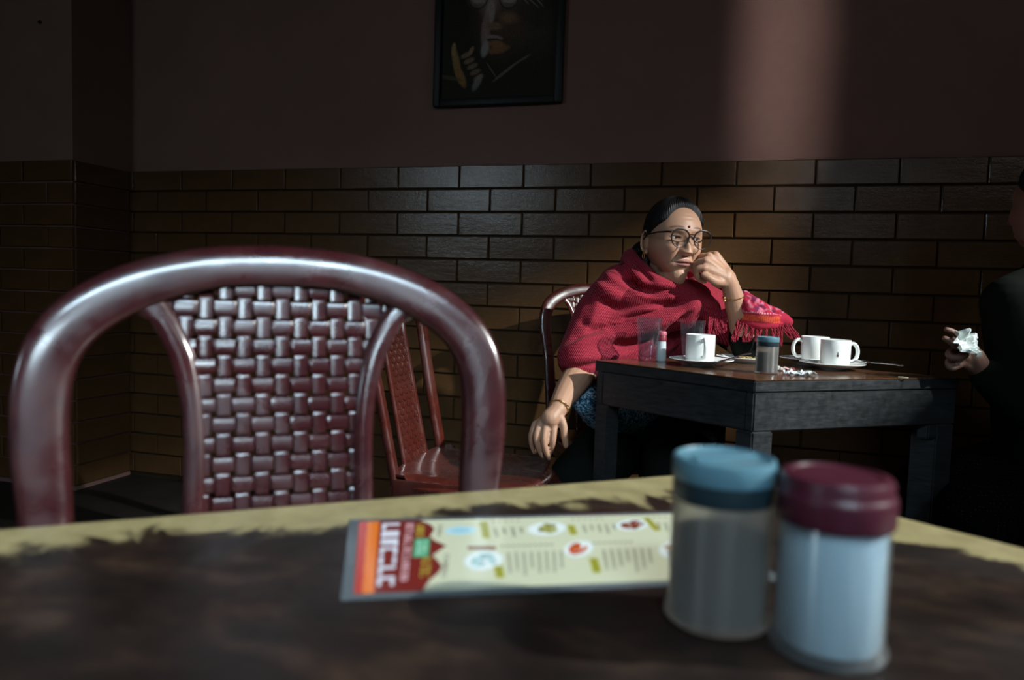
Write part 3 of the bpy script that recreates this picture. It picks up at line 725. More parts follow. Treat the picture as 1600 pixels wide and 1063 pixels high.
def painting():
    nx, ny = 150, 190
    gx, gz = np.meshgrid(np.linspace(bw*.8, fwid-bw*.8, nx), np.linspace(bw*.8, fh-bw*.8, ny), indexing='ij')
    X = 677+gx/fwid*201; Y = 168-gz/fwid*201
    col = np.zeros((nx, ny, 3)); col[:] = (.016,.015,.010)
    rr = np.random.default_rng(3); nz = rr.normal(size=(nx//6+2, ny//6+2)); 
    def add(cx, cy, rx, ry, c, ang=0, soft=1.0, a=1.0):
        ca, sa = math.cos(ang), math.sin(ang); dx, dy = X-cx, Y-cy
        u = (dx*ca+dy*sa)/rx; v_ = (-dx*sa+dy*ca)/ry; w_ = np.clip((1.25-np.sqrt(u*u+v_*v_))/(.5*soft), 0, 1)*a
        col[:] = col*(1-w_[..., None])+np.array(c)*w_[..., None]
    sk = (.15,.10,.085); wm = (.16,.075,.035); dk = (.022,.020,.016); gy = (.17,.155,.14)
    add(785,30,46,66,(.055,.034,.022),.1,2); add(835,62,38,45,(.030,.026,.018),0,2)           # head mass, shaded side
    add(768,-30,44,34,(.12,.085,.065),0,1.6)                                                  # forehead
    add(762,14,17,26,sk,0,1.5,.8); add(763,34,7,22,(.20,.15,.13),.12,.9); add(757,58,7,26,sk,.05,1); add(757,84,6,12,gy,.25,1)
    add(770,52,13,6,(.13,.08,.05),.1,1.2); add(770,69,13,4,(.17,.12,.11),.15,.8); add(772,73,12,3,dk,.15,.7); add(774,78,12,5,(.14,.07,.04),.1,1)
    add(778,86,16,6,wm,-.15,1,.8); add(793,42,16,9,(.15,.085,.05),.2,1.5,.8); add(806,60,20,20,(.05,.03,.02),.2,2,.7)
    for cx, cy in ((744,10),(792,13)):
        add(cx,cy,15,14,(.13,.10,.085),0,1,.6); add(cx,cy+3,10,4,(.19,.16,.14),.1,1); add(cx,cy-2,8,2.5,dk,.1,.6)
        rr_ = np.sqrt(((X-cx)/14.5)**2+((Y-cy)/15)**2); k = np.clip(1-np.abs(rr_-1)/.11, 0, 1)[..., None]; col[:] = col*(1-k)+np.array((.010,.010,.009))*k
    k = (np.abs(Y-6-(X-768)*.03) < 1.4) & (X > 758) & (X < 779); col[k] = (.012,.012,.01)
    for i in range(46):                                                                       # grey swept hair
        a = rr.random(); cx = 770+rr.random()*105; cy = -52+rr.random()*70*(.4+.6*a); add(cx, cy, 14+rr.random()*12, 1.1, np.array(gy)*(.45+.75*rr.random()), .5+.5*rr.random()-(cx < 800)*1.1, .7, .8)
    add(838,48,18,12,dk,0,2,.8)
    # raised hand: a thumb and the folded fingers, with highlights
    add(712,104,5.5,26,(.15,.095,.035),-.22,1); add(719,123,6,17,(.15,.085,.03),-.45,1); add(707,82,3,9,(.17,.12,.05),.1,.8)
    for i in range(5): add(727+i*5.2, 92+i*8.5, 8.5, 3.6, np.array((.14,.09,.055))*(1-.06*i), -.35, .9, .9)
    add(746,133,5,13,gy,.5,1,.6); add(735,86,3,7,(.15,.10,.06),.5,1)
    add(790,119,22,2,(.12,.09,.07),-.62,.8,.8); add(815,103,14,1.5,(.11,.085,.07),-.5,.8,.7); add(768,116,14,1.2,(.10,.085,.07),.95,.8,.6)
    add(700,124,22,3,(.06,.045,.025),.2,1,.7)
    col[:] = np.clip(col*(1+.12*rr.normal(size=(nx, ny, 1))), 0, 1)*1.7
    v = np.stack([gx.ravel(), np.full(gx.size, -.012), gz.ravel()], 1); N = ny
    I, J = np.meshgrid(np.arange(nx-1), np.arange(ny-1), indexing='ij'); q = (I*N+J).ravel(); f = np.stack([q, q+1, q+N+1, q+N], 1)[:, ::-1]
    mp = mat('oil_painting', (.1,.1,.1), .7, spec=.15); vcol(mp)
    me = bpy.data.meshes.new('canvas'); me.from_pydata(v.tolist(), [], f.tolist()); me.materials.append(mp); setcol(me, col.reshape(-1, 3))
    o = bpy.data.objects.new('canvas', me); C.objects.link(o); o.parent = fr
    MB().box((fwid/2,-.005,fh/2), (fwid-bw,.008,fh-bw)).build('backing_board', mfr, fr)
painting()
sc_ = MB(); pt = Vector((0,0,0)); sc_.lathe([(0,0),(.008,0),(.008,.004),(.005,.008),(.003,.008),(.003,.005),(0,.005)], 18)
so = sc_.build('wall_plug', mfr); d = P(63,35,1)-CAM; pp = CAM+d*((PYF-CAM.y)/d.y); so.location = pp; so.rotation_euler = (math.pi/2, 0, 0); tag(so, 'small round plug on the pillar at the far left', 'wall plug')

# ------------------------------------------------------------------ people
def sst(x, a, b): t = np.clip((x-a)/(b-a), 0, 1); return t*t*(3-2*t)
def gs(x, c, s): return np.exp(-((x-c)/s)**2)
def head_shape(nt_=250, np_=210):
    t = np.linspace(-1, 1, nt_, endpoint=False); th = np.pi*np.sign(t)*np.abs(t)**1.35
    u = np.linspace(0, 1, np_); ph = np.pi*(u + .055*np.sin(2*np.pi*u))
    TH, PH = np.meshgrid(th, ph, indexing='ij')
    s, c = np.sin(PH), np.cos(PH)
    ct, st = np.cos(TH), np.sin(TH)
    z = np.where(c > 0, .106*c, .120*c)
    sl = np.abs(s)**.80; su = np.abs(s)
    r = np.where(c > 0, su, sl)
    x = .0765*r*np.sign(st)*np.abs(st)**.92
    y = np.where(ct > 0, .088*np.abs(ct)**.80, -.100*np.abs(ct)**.95)*r
    low = sst(-z, .02, .115)
    x = x*(1-.17*low)*(1+.05*gs(z, -.045, .03)); y = np.where(ct < 0, y*(1-.45*low), y)
    fr_ = sst(y, .0, .05)
    y = y+fr_*(.012*sst(-z, .05, .10)*gs(x, 0, .05))
    # forehead flatter
    y = y+fr_*.004*gs(z, .045, .03)*gs(x, 0, .05)
    def add(a): 
        nonlocal y; y = y+fr_*a
    ax = np.abs(x)
    add(.0055*gs(z, .017, .010)*gs(ax, .028, .024))                   # brow ridge
    add(-.0150*gs(ax, .031, .018)*gs(z, -.001, .0135))                # sockets
    add(.0105*gs(ax, .0325, .0135)*gs(z, -.001, .0085))               # closed lids bulge
    add(.0028*gs(ax, .033, .015)*gs(z, -.017, .0045))                 # bags
    add(-.0022*gs(ax, .033, .016)*gs(z, -.0235, .004))
    nz = np.clip((.008-z)/.050, 0, 1)                                 # nose grows down to the tip
    nose = (.003+.021*nz**1.15)*sst(-z, -.018, .0)*(1-sst(-z, .044, .055))
    add(nose*np.exp(-np.abs(x/(.0072+.0055*nz))**2.4))
    add(.0085*gs(ax, .0135, .0068)*gs(z, -.043, .0075))               # wings
    add(-.004*gs(ax, .0225, .004)*gs(z, -.046, .010))
    add(-.0045*gs(ax, .006, .0032)*gs(z, -.0535, .003))               # nostrils
    add(.0070*gs(ax, .045, .020)*gs(z, -.040, .022))                  # cheeks
    fx = .021+np.clip(-(z+.046), 0, .06)*.42
    add(-.0040*gs(ax, fx, .0045)*gs(z, -.062, .017)); add(-.0012*gs(z, .052, .003)*gs(x, 0, .03)); add(-.0010*gs(z, .062, .003)*gs(x, 0, .028))                  # nasolabial fold
    add(.0052*gs(x, 0, .027)*gs(z, -.071, .013))                      # mouth mound
    lw = gs(x, 0, .0205)
    add(.0048*lw*gs(z, -.0675-.0012*gs(x, 0, .003), .0042)); add(.0056*gs(x, 0, .017)*gs(z, -.0795, .0050))
    add(-.0048*np.exp(-np.abs(x/.024)**6)*gs(z, -.0735+.0013*gs(x, 0, .006)+.0006*sst(ax, .012, .024), .0020))
    add(-.0012*gs(ax, .026, .004)*gs(z, -.075, .005))
    add(-.0026*gs(x, 0, .022)*gs(z, -.0905, .0055)); add(.0030*gs(x, 0, .026)*gs(z, -.1035, .011))
    add(.0085*gs(ax, .042, .018)*gs(z, -.088, .020))                  # jowls
    op = np.exp(-(np.abs((ax-.0335)/.0125)**2.2+np.abs((z+.0035)/.0040)**2.0)**2)  # eye openings
    y = y-fr_*.0060*op
    return TH, x, y, z, op
def grid_faces(nt_, np_):
    I, J = np.meshgrid(np.arange(nt_), np.arange(np_-1), indexing='ij'); I2 = (I+1) % nt_
    return np.stack([(I*np_+J).ravel(), (I*np_+J+1).ravel(), (I2*np_+J+1).ravel(), (I2*np_+J).ravel()], 1)
def head_frame(Hc, yaw, pitch, roll):
    c = (CAM-Hc); c.z = 0; c.normalize(); side = Vector((0,0,1)).cross(c)     # towards the picture's right
    Fd = c*math.cos(yaw)+side*math.sin(yaw); Ld = side*math.cos(yaw)-c*math.sin(yaw); Ud = Vector((0,0,1))
    Fd2 = Fd*math.cos(pitch)-Ud*math.sin(pitch); Ud2 = Ud*math.cos(pitch)+Fd*math.sin(pitch)
    Ld2 = Ld*math.cos(roll)-Ud2*math.sin(roll); Ud3 = Ud2*math.cos(roll)+Ld*math.sin(roll)
    return Hc, Ld2, Fd2, Ud3
SK = np.array((.41, .225, .145))
def w3(fr, p): Hc, L, Fw_, U_ = fr; return Hc+L*p[0]+Fw_*p[1]+U_*p[2]
def locs(fr, co):
    Hc, L, Fw_, U_ = (np.array(q) for q in fr); d = co-Hc; return d@L, d@Fw_, d@U_
def join_arrays(me, v2, f2):
    co = getco(me); n = len(co); fs = [tuple(p.vertices) for p in me.polygons]
    return np.vstack([co, v2]), fs+[tuple(int(k)+n for k in q) for q in f2]

hc = P(1051, 371, 2.16)
HF = head_frame(hc, math.radians(29), math.radians(3), math.radians(1.5))
TH, hx, hy, hz, hop = head_shape()
NT, NP = hx.shape
Hc_, L_, F_, U_ = (np.array(q) for q in HF)
headv = Hc_+hx.ravel()[:, None]*L_+hy.ravel()[:, None]*F_+hz.ravel()[:, None]*U_
headf = grid_faces(NT, NP)

woman = thing('person', 'seated woman in a crimson knitted shawl and glasses, cheek resting on her fist', 'person', (P(1005,650,2.3).x, P(1005,650,2.3).y, 0))
WO = Vector(woman.location)
def child(o):                       # keep world coordinates while parenting
    o.parent = woman; o.location = Vector(o.location)-WO; return o
b = MB()
S = lambda *a: [P(*q) for q in a]
b.chain(S((1005,655,2.42),(1012,580,2.39),(1020,510,2.35),(1032,462,2.28)), [.135,.125,.13,.07])
b.chain([P(1036,470,2.28), P(1040,440,2.235), w3(HF,(0,-.01,-.07))], [.062,.058,.056])
b.chain(S((975,468,2.27),(1030,470,2.30),(1095,478,2.33)), [.05,.06,.05])
b.chain([w3(HF,(0,.045,-.105)), w3(HF,(0,.01,-.125)), P(1045,452,2.2)], [.030,.044,.05])              # soft double chin
b.chain(S((965,465,2.25),(938,520,2.22),(912,578,2.14)), [.055,.05,.044])                            # her right arm
b.chain(S((912,578,2.14),(896,598,2.08),(883,618,2.02),(871,641,1.97)), [.044,.041,.034,.0255])
b.chain(S((871,641,1.97),(860,654,1.955)), [.0245,.026])
for q in (((868,645,1.968),(838,664,1.975)),((870,645,1.966),(845,662,1.96)),((871,645,1.966),(854,663,1.952)),((872,645,1.966),(865,667,1.952))):
    b.chain(S(*q), [.017,.0105])
for q, r in (([(836,663,1.975),(830,680,1.97),(831,695,1.975),(835,707,1.98)], [.0092,.0080,.0072,.0062]),
             ([(844,661,1.958),(838,683,1.945),(842,701,1.95),(848,713,1.96)], [.0100,.0088,.0080,.0066]),
             ([(854,662,1.950),(850,687,1.935),(853,705,1.94),(858,716,1.95)], [.0102,.0090,.0082,.0068]),
             ([(866,666,1.950),(864,688,1.940),(861,703,1.955),(858,711,1.97)], [.0100,.0088,.0078,.0066]),
             ([(873,648,1.958),(880,664,1.948),(882,681,1.945),(884,697,1.95)], [.0130,.0110,.0096,.0072])):
    b.chain(S(*q), r, 4, 10)
b.chain(S((1105,485,2.32),(1140,520,2.26),(1168,550,2.17)), [.05,.045,.040])                          # her left arm
b.chain(S((1168,552,2.165),(1160,515,2.145),(1150,478,2.12),(1141,446,2.10)), [.036,.036,.031,.0245])
b.chain(S((1141,446,2.10),(1133,432,2.095)), [.025,.026])
for q in (((1134,436,2.085),(1101,419,2.075)),((1136,434,2.09),(1103,408,2.080)),((1138,434,2.10),(1108,401,2.092)),((1140,434,2.11),(1118,399,2.110))):
    b.chain(S(*q), [.019,.0125])
for q, r in (([(1101,419,2.072),(1089,421,2.080),(1090,434,2.095),(1101,440,2.095)], [.0108,.0095,.0085,.0075]),
             ([(1102,408,2.080),(1088,412,2.098),(1087,426,2.115),(1098,432,2.115)], [.0112,.0098,.0088,.0078]),
             ([(1107,401,2.093),(1094,402,2.115),(1092,416,2.135),(1101,424,2.135)], [.0112,.0098,.0088,.0078]),
             ([(1118,398,2.11),(1106,399,2.135),(1104,410,2.15),(1110,418,2.15)], [.0105,.009,.008,.007]),
             ([(1131,441,2.082),(1118,440,2.066),(1107,434,2.060),(1099,430,2.062)], [.0135,.0120,.0105,.0085])):
    b.chain(S(*q), r, 4, 10)
kR = P(897,748,2.07); kL = P(1050,735,2.02)
for hp, kn in ((P(985,665,2.40), kR), (P(1045,660,2.42), kL)):
    ft = Vector((kn.x-.02, kn.y-.02, .09)); b.chain([hp, hp.lerp(kn,.5), kn], [.085,.078,.055]); b.chain([kn, kn.lerp(ft,.4), ft], [.055,.052,.036])
    b.chain([ft+Vector((0,.02,-.04)), ft+Vector((.03,-.12,-.055))], [.038,.028])
body = b.build('body', m_skin)
remesh(body, .0030, 2, .5)
v, f = join_arrays(body.data, headv, headf)
def ear(side):
    vv = []; ff = []; n, k = 26, 8                       # a rim curled round a shallow bowl
    for i in range(n+1):
        a = math.radians(-150+300*i/n)
        cx, cz = .0155*math.cos(a)*(1 if math.cos(a) > 0 else .85), .030*math.sin(a)*(1.0 if a > 0 else .9)
        for j in range(k):
            q = 2*math.pi*j/k; rr = .0042
            x_ = side*(.076+.010+rr*math.sin(q)-.012*(1-abs(math.cos(a/2)))); y_ = -.012-cx*.9+rr*math.cos(q)*math.cos(a)*.8; z_ = -.018+cz+rr*math.cos(q)*math.sin(a)*.8
            vv.append((x_, y_, z_))
    for i in range(n):
        for j in range(k): ff.append((i*k+j, i*k+(j+1) % k, (i+1)*k+(j+1) % k, (i+1)*k+j))
    m0 = MB(); m0.v = vv; m0.f = ff
    m0.ball((side*.078, -.014, -.018), (.006,.014,.026), 12, 8); m0.ball((side*.0795, -.006, -.047), (.005,.008,.008), 10, 6)
    return m0
for sd in (-1, 1):
    e = ear(sd); ev = np.array([list(w3(HF, q)) for q in e.v]); n0 = len(v); v = np.vstack([v, ev]); f = f+[tuple(i+n0 for i in q) for q in e.f]
lx, ly, lz = locs(HF, v)
col = np.tile(SK, (len(v), 1)); isf = (ly > .02) & (np.abs(lx) < .09) & (np.abs(lz) < .14)
def tint(w_, c): 
    global col
    w_ = (w_*isf)[:, None]; col = col*(1-w_)+np.array(c)*w_
alx = np.abs(lx)
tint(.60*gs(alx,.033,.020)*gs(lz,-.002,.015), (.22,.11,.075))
tint(.40*gs(alx,.034,.014)*gs(lz,-.0195,.005), (.24,.12,.085))
tint(.35*gs(alx,.045,.018)*gs(lz,-.035,.018), (.56,.26,.17))
tint(.35*gs(lx,0,.013)*gs(lz,-.040,.014), (.52,.27,.18))
brz = .0235+.004*(1-((alx-.030)/.022)**2)
tint(.80*np.exp(-((lz-brz)/.0030)**2)*np.exp(-np.abs((alx-.033)/.021)**6), (.035,.022,.018))
lips = np.clip(1.25-((lx/.0235)**2+((lz+.0735)/.0112)**2), 0, 1)
tint(np.clip(lips*2.4, 0, .8), (.25,.095,.085))
tint(.85*np.exp(-np.abs(lx/.022)**6)*gs(lz,-.0737,.0014), (.07,.025,.022))
tint(.65*gs(alx,.006,.0035)*gs(lz,-.0545,.0028), (.06,.03,.02))
lid = np.exp(-((np.sqrt(((alx-.0335)/.0135)**2+((lz+.0032)/.0056)**2)-1)/.22)**2); tint(.75*lid*(lz > -.006), (.05,.03,.025))
nz_ = np.array([noise.noise(Vector((a*55, b_*55, c*55))) for a, b_, c in v[::1][:, :]]) if len(v) < 260000 else 0
if not isinstance(nz_, int): col = col*(1+.16*nz_[:, None])
hairline = sst(lz+.0*lx, .088, .098)*(np.abs(lx) < .08)
px_, py_, _ = proj(v)
nail = np.zeros(len(v))
old = body.data; bpy.data.objects.remove(body)
body = mesh_obj('body', v, f, m_skin, None, cols=np.clip(col, 0, 1)); child(body)
# eyes
m_eye = mat('eye', (.5,.5,.5), .12); vcol(m_eye)
for sd in (-1, 1):
    e = MB(); e.ball((0,0,0), .0122, 28, 20); ec = np.array(e.v)
    ix = int(np.argmin(((hx-sd*.0335)**2+(hz+.0035)**2+(hy < 0)*9).ravel())); yb = hy.ravel()[ix]+.0060*hop.ravel()[ix]
    gz = np.array((.30, .94, -.05)); gz /= np.linalg.norm(gz); dd = ec@gz/.0122
    cc = np.where(dd[:, None] > .965, np.array((.008,.006,.006)), np.where(dd[:, None] > .87, np.array((.045,.022,.014)), np.array((.42,.38,.36))))
    ctr = np.array((sd*.0335, yb-.0146, -.0035)); ev = np.array([list(w3(HF, q)) for q in ec+ctr])
    child(mesh_obj('eye', ev, e.f, m_eye, None, cols=cc))
# hair: a close cap, pulled back, and a low bun
nrm = np.stack([hx/.076**2, hy/.095**2, hz/.112**2], -1); nrm /= np.linalg.norm(nrm, axis=-1, keepdims=True)
face = (hx/.0665)**2+((hz+.012)/np.where(hz > -.012, .095, .3))**2
mask = sst(face, .92, 1.22); mask = np.where(hy > .0, mask, 1)
side_low = sst(-.004+.75*(hy+.01)-hz, -.006, .008)*sst(hy, -.062, -.036); mask = mask*(1-side_low)
mask = mask*(1-sst(-hz, .075, .095))
strand = .0010*np.sin(TH*70+hz*120)*np.abs(hop*0+1)
part = -.0030*gs(hx, 0, .004)*sst(hz, .05, .09)
th_ = (.0060+.0065*sst(hz, .02, .09)+strand+part)*mask-.004*(1-mask)
hp_ = np.stack([hx, hy, hz], -1)+nrm*th_[..., None]
hv = Hc_+hp_.reshape(-1,3)[:, 0:1]*L_+hp_.reshape(-1,3)[:, 1:2]*F_+hp_.reshape(-1,3)[:, 2:3]*U_
hair = MB(); hair.v = [tuple(q) for q in hv]; hair.f = [tuple(int(k) for k in q) for q in headf]
bun = MB(); 
for (c, r) in (((-.030,-.118,-.050),(.040,.032,.038)), ((-.052,-.125,-.078),(.028,.026,.030)), ((.0,-.10,-.03),(.05,.03,.04)), ((-.045,-.085,-.105),(.030,.032,.045)), ((-.060,-.055,-.085),(.018,.03,.04))): bun.ball(c, r, 20, 14)
n0 = len(hair.v); hair.v += [tuple(w3(HF, q)) for q in bun.v]; hair.f += [tuple(i+n0 for i in q) for q in bun.f]
child(hair.build('hair', m_hair))
# bindi, earring, bangles
yb = lambda x, z: hy.ravel()[int(np.argmin(((hx-x)**2+(hz-z)**2+(hy < 0)*9).ravel()))]
bd = MB(); bd.ball(w3(HF, (0, yb(0,.029)+.0002, .029)), .0036, 14, 8); child(bd.build('bindi', mat('bindi_red', (.16,.008,.010), .5)))
er = MB(); er.tube([w3(HF, (-.086+.0*a, -.006+.006*math.cos(a), -.060+.008*math.sin(a))) for a in np.linspace(0, 6.283, 21)], .0013, 6, caps=False)
er.ball(w3(HF, (-.0865,-.006,-.050)), .0028, 10, 6); child(er.build('earring', m_gold))
def bangle(c, ax, r, t, name, twist=0, tilt=(0,0,0)):
    ax = (ax+Vector(tilt)).normalized(); a = ax.orthogonal().normalized(); bb = ax.cross(a); m0 = MB()
    pts = [c+(a*math.cos(q)+bb*math.sin(q))*r*(1+.0*q) for q in np.linspace(0, 2*math.pi, 49)]
    if twist:
        for ph in (0, math.pi):
            m0.tube([p+((p-c).normalized()*math.cos(i*.9+ph)+ax*math.sin(i*.9+ph))*t for i, p in enumerate(pts)], t*.75, 6, caps=False)
    else: m0.tube(pts, t, 8, caps=False)
    return m0
w1, w2 = P(1146,463,2.11), P(1141,446,2.10)
bg = bangle(P(1146.5,463,2.112), (w2-w1), .0312, .0014, 'bangle', tilt=(.25*.02,0,.0)); bg.ball(P(1132,470,2.09), .0042, 12, 8); bg.ball(P(1132,466,2.088), .003, 10, 6)
child(bg.build('bangle', m_gold))
w1, w2 = P(878,628,1.995), P(871,641,1.97)
child(bangle(P(873.5,638,1.975), (w2-w1), .0285, .0017, 'bracelet', 1).build('bracelet', m_gold))
# glasses
gl = thing('x', 'x', 'x'); del gl['label'], gl['category']; gl.name = 'glasses'; gl.parent = woman
def lens_loop(cx, r=.0268, n=44):
    out = []
    for i in range(n):
        a = 2*math.pi*i/n; rx = r*(1.04 if math.sin(a) > 0 else 1.0); rz = r*(.93 if math.sin(a) > 0 else 1.0)
        x_ = cx+rx*math.cos(a)*(1+.05*math.sin(a)); out.append((x_, .1075-.10*abs(x_)**1.6+.004*math.sin(a)*.6, -.005+rz*math.sin(a)))
    return out
fm = MB()
for sd in (-1, 1):
    lp = lens_loop(sd*.0350); lp = lp+[lp[0], lp[1]]; fm.tube([w3(HF, q) for q in lp], [.0021+.0008*math.sin(2*math.pi*i_/44) for i_ in range(len(lp))], 8, caps=False)
    ed = (sd*.0625, .1042, .010); fm.tube([w3(HF, q) for q in (ed, (sd*.072,.094,.010), (sd*.0815,.055,.008), (sd*.0850,.005,.002), (sd*.084,-.020,-.012))], [.0030,.0026,.0022,.0020,.0018], 8)
fm.tube([w3(HF, q) for q in ((-.0095,.1085,.004),(-.005,.1105,.0065),(.005,.1105,.0065),(.0095,.1085,.004))], .0017, 8)
def gchild(o): o.parent = gl; o.location = Vector(o.location)-WO; return o
gchild(fm.build('spectacle_frame', m_frame))
for sd in (-1, 1):
    lp = lens_loop(sd*.0350, .0262); vv = []; n = len(lp)
    for off in (-.0005, .0005):
        for q in lp: vv.append(w3(HF, (q[0], q[1]+off, q[2])))
        vv.append(w3(HF, (sd*.035, .1075-.10*.035**1.6+off+.0012, -.005)))
    ff = []
    for k in range(n):
        j = (k+1) % n; ff += [(k, j, n), (n+1+j, n+1+k, 2*n+1), (k, n+1+k, n+1+j, j)]
    gchild(mesh_obj('lens', vv, ff, m_lens, None))

# shawl
m_shawl = mat('crimson_knit', (.42,.02,.05), .85, spec=.2, sheen=.04)
n_, l_, b_ = nt(m_shawl); tc = n_.new('ShaderNodeTexCoord'); wv = n_.new('ShaderNodeTexWave'); wv.inputs['Scale'].default_value = 66; wv.inputs['Distortion'].default_value = 2.2; wv.inputs['Detail'].default_value = 3; wv.inputs['Detail Scale'].default_value = 1.2
mp_ = n_.new('ShaderNodeMapping'); mp_.inputs['Rotation'].default_value = (0, math.radians(28), math.radians(-20)); l_.new(tc.outputs['Object'], mp_.inputs[0]); l_.new(mp_.outputs[0], wv.inputs['Vector'])
fl = noise_node(m_shawl, 210, 2, .6); mixf = math_node(m_shawl, 'ADD', math_node(m_shawl, 'MULTIPLY', wv.outputs['Fac'], .55), math_node(m_shawl, 'MULTIPLY', fl, .55))
setin(m_shawl, 'Base Color', ramp(m_shawl, mixf, [(.30,(.12,.004,.012)),(.55,(.24,.009,.024)),(.85,(.38,.038,.062))])); bump(m_shawl, mixf, .45, .0022)
sh = MB()
sh.chain(S((1000,640,2.42),(1010,560,2.39),(1018,500,2.35),(1028,470,2.30)), [.15,.155,.155,.115], 6, 20)
sh.chain(S((972,452,2.25),(940,492,2.20),(917,535,2.16),(904,560,2.12)), [.078,.078,.070,.064], 6, 20)
sh.chain(S((915,560,2.14),(960,560,2.23),(1020,545,2.30)), [.062,.080,.09], 5, 18)
sh.chain(S((960,500,2.20),(1020,480,2.18),(1075,475,2.20),(1110,480,2.25)), [.085,.085,.075,.06], 5, 18)
sh.chain(S((1090,480,2.30),(1130,505,2.26),(1165,530,2.20)), [.080,.066,.052], 5, 18)
sh.chain(S((1060,525,2.31),(1098,505,2.28),(1122,487,2.21)), [.080,.060,.030], 5, 16)
neck = [(1092,443,2.22),(1060,455,2.15),(1030,450,2.13),(1005,434,2.16),(990,415,2.22),(992,405,2.29),(1030,408,2.36),(1075,425,2.34),(1098,440,2.28)]
sh.chain(S(*neck), [.024,.030,.034,.036,.036,.036,.036,.034,.026], 6, 16)
sh.chain(S((985,430,2.19),(965,445,2.18),(945,470,2.16)), [.035,.05,.05], 5, 16)
shawl = sh.build('shawl', m_shawl); remesh(shawl, .0042, 8, .6)
co = getco(shawl.data); no = getno(shawl.data); X, Y, Z_ = proj(co)
front = sst(-(no@FWn), -.15, .35)
def stroke(pts, amp, wd):
    q, _ = spline([(a, b_, 0) for a, b_ in pts], 0, 8); d = np.full(len(X), 1e9); u_ = np.zeros(len(X)); acc = 0; segs = []
    tot = sum((q[i+1]-q[i]).length for i in range(len(q)-1))
    for i in range(len(q)-1):
        a, c = np.array(q[i][:2]), np.array(q[i+1][:2]); ab = c-a; L2 = ab@ab
        t = np.clip(((X-a[0])*ab[0]+(Y-a[1])*ab[1])/L2, 0, 1); dd = np.hypot(X-a[0]-t*ab[0], Y-a[1]-t*ab[1])
        s_ = (acc+t*math.sqrt(L2))/tot; m_ = dd < d; d[m_] = dd[m_]; u_[m_] = s_[m_]; acc += math.sqrt(L2)
    taper = np.clip(np.minimum(u_, 1-u_)*5+.15, 0, 1)
    return amp*np.exp(-(d/wd)**2)*taper
disp = np.zeros(len(X))
for pts, amp, wd in (
    ([(927,461),(950,478),(975,480),(1010,472),(1046,474),(1085,462)], -.026, 8),
    ([(955,503),(985,497),(1020,492),(1050,482),(1078,468)], -.026, 8),
    ([(978,440),(1000,452),(1030,456),(1070,452)], -.022, 6),
    ([(941,424),(960,440),(985,452),(1018,458)], .012, 8), ([(925,440),(945,452),(975,466),(1010,462)], .012, 8),
    ([(962,412),(975,430),(990,446)], -.016, 5), ([(975,405),(992,428),(1012,446)], .010, 5), ([(985,400),(1003,422),(1020,440)], -.014, 4),
    ([(874,551),(905,536),(940,527),(989,519),(1040,500),(1085,478)], .014, 9), ([(880,540),(925,518),(965,512),(1010,505)], -.014, 6),
    ([(871,572),(900,562),(935,558),(980,552),(1040,525)], .010, 7), ([(872,582),(910,574),(950,566)], -.008, 4),
    ([(905,500),(925,512),(950,512)], -.010, 6), ([(1000,555),(1030,535),(1060,505),(1080,485)], -.018, 6), ([(1020,560),(1050,540),(1085,510)], .012, 6),
    ([(1045,560),(1075,530),(1100,500)], -.014, 5), ([(1040,468),(1065,465),(1085,474),(1070,487)], .012, 8), ([(1100,480),(1095,510),(1080,540)], -.012, 5),
    ([(935,470),(925,500),(905,530)], .006, 8), ([(1115,470),(1120,490),(1112,515)], .010, 6)):
    disp += stroke(pts, amp, wd)
mic = np.array([noise.noise(Vector((a*7, b_*7, c*16))) for a, b_, c in co])
disp = disp*front+.004*mic
co2 = co+no*disp[:, None]
# the hem at her right elbow is cut straight
hemz = np.interp(X, [860, 900, 935], [590, 592, 594]); low = (Y > hemz) & (X < 940)
co2[low] = co2[low]+UPn*((Y[low]-hemz[low])*Z_[low]/F)[:, None]
setco(shawl.data, co2); sm = shawl.modifiers.new('s', 'SMOOTH'); sm.iterations = 2; sm.factor = .5
me = evaluate(shawl); shawl.modifiers.clear(); shawl.data = me; me.materials.clear(); me.materials.append(m_shawl); me.polygons.foreach_set('use_smooth', [True]*len(me.polygons)); me.name = 'shawl'
child(shawl)
# the patterned end of the shawl, thrown over her propped forearm
m_shend = mat('woven_border', (.45,.03,.08), .85, spec=.2, sheen=.03)
vcol(m_shend); f_ = noise_node(m_shend, 300, 2); bump(m_shend, f_, .5, .002)
se = MB()
se.chain(S((1163,462,2.115),(1172,478,2.105),(1188,490,2.11),(1212,495,2.13),(1232,503,2.15)), [.016,.034,.036,.026,.014], 6, 18)
se.chain(S((1160,500,2.11),(1185,506,2.105),(1216,508,2.12)), [.014,.016,.013], 6, 14)
se_o = se.build('shawl_end', m_shend); remesh(se_o, .0032, 5, .5)
co = getco(se_o.data); no = getno(se_o.data); X, Y, Z_ = proj(co); front = sst(-(no@FWn), -.1, .3)
disp = sum(stroke(p, a, w_) for p, a, w_ in (([(1166,462),(1180,474),(1200,478),(1225,495)], -.007, 4), ([(1185,470),(1195,480),(1192,490)], -.007, 3.5), ([(1205,476),(1212,486),(1228,490)], -.006, 3), ([(1158,482),(1180,488),(1215,492)], .004, 4)))
co = co+no*(disp*front)[:, None]; setco(se_o.data, co)
cc = np.tile(np.array((.33,.014,.038)), (len(co), 1)); nn = np.array([noise.noise(Vector((a*85, b_*85, c*85))) for a, b_, c in co]); n2_ = np.array([noise.noise(Vector((a*40+9, b_*40, c*40))) for a, b_, c in co])
m_ = (nn > .18) & (Y < 488); cc[m_] = (.44,.12,.18); m_ = (n2_ < -.32) & (Y < 486); cc[m_] = (.14,.015,.06)
yb2 = 491+(X-1150)*.075; m_ = (Y > yb2-1) & (Y < yb2+9) & (X > 1150) & (X < 1219); cc[m_] = (.62,.09,.03)
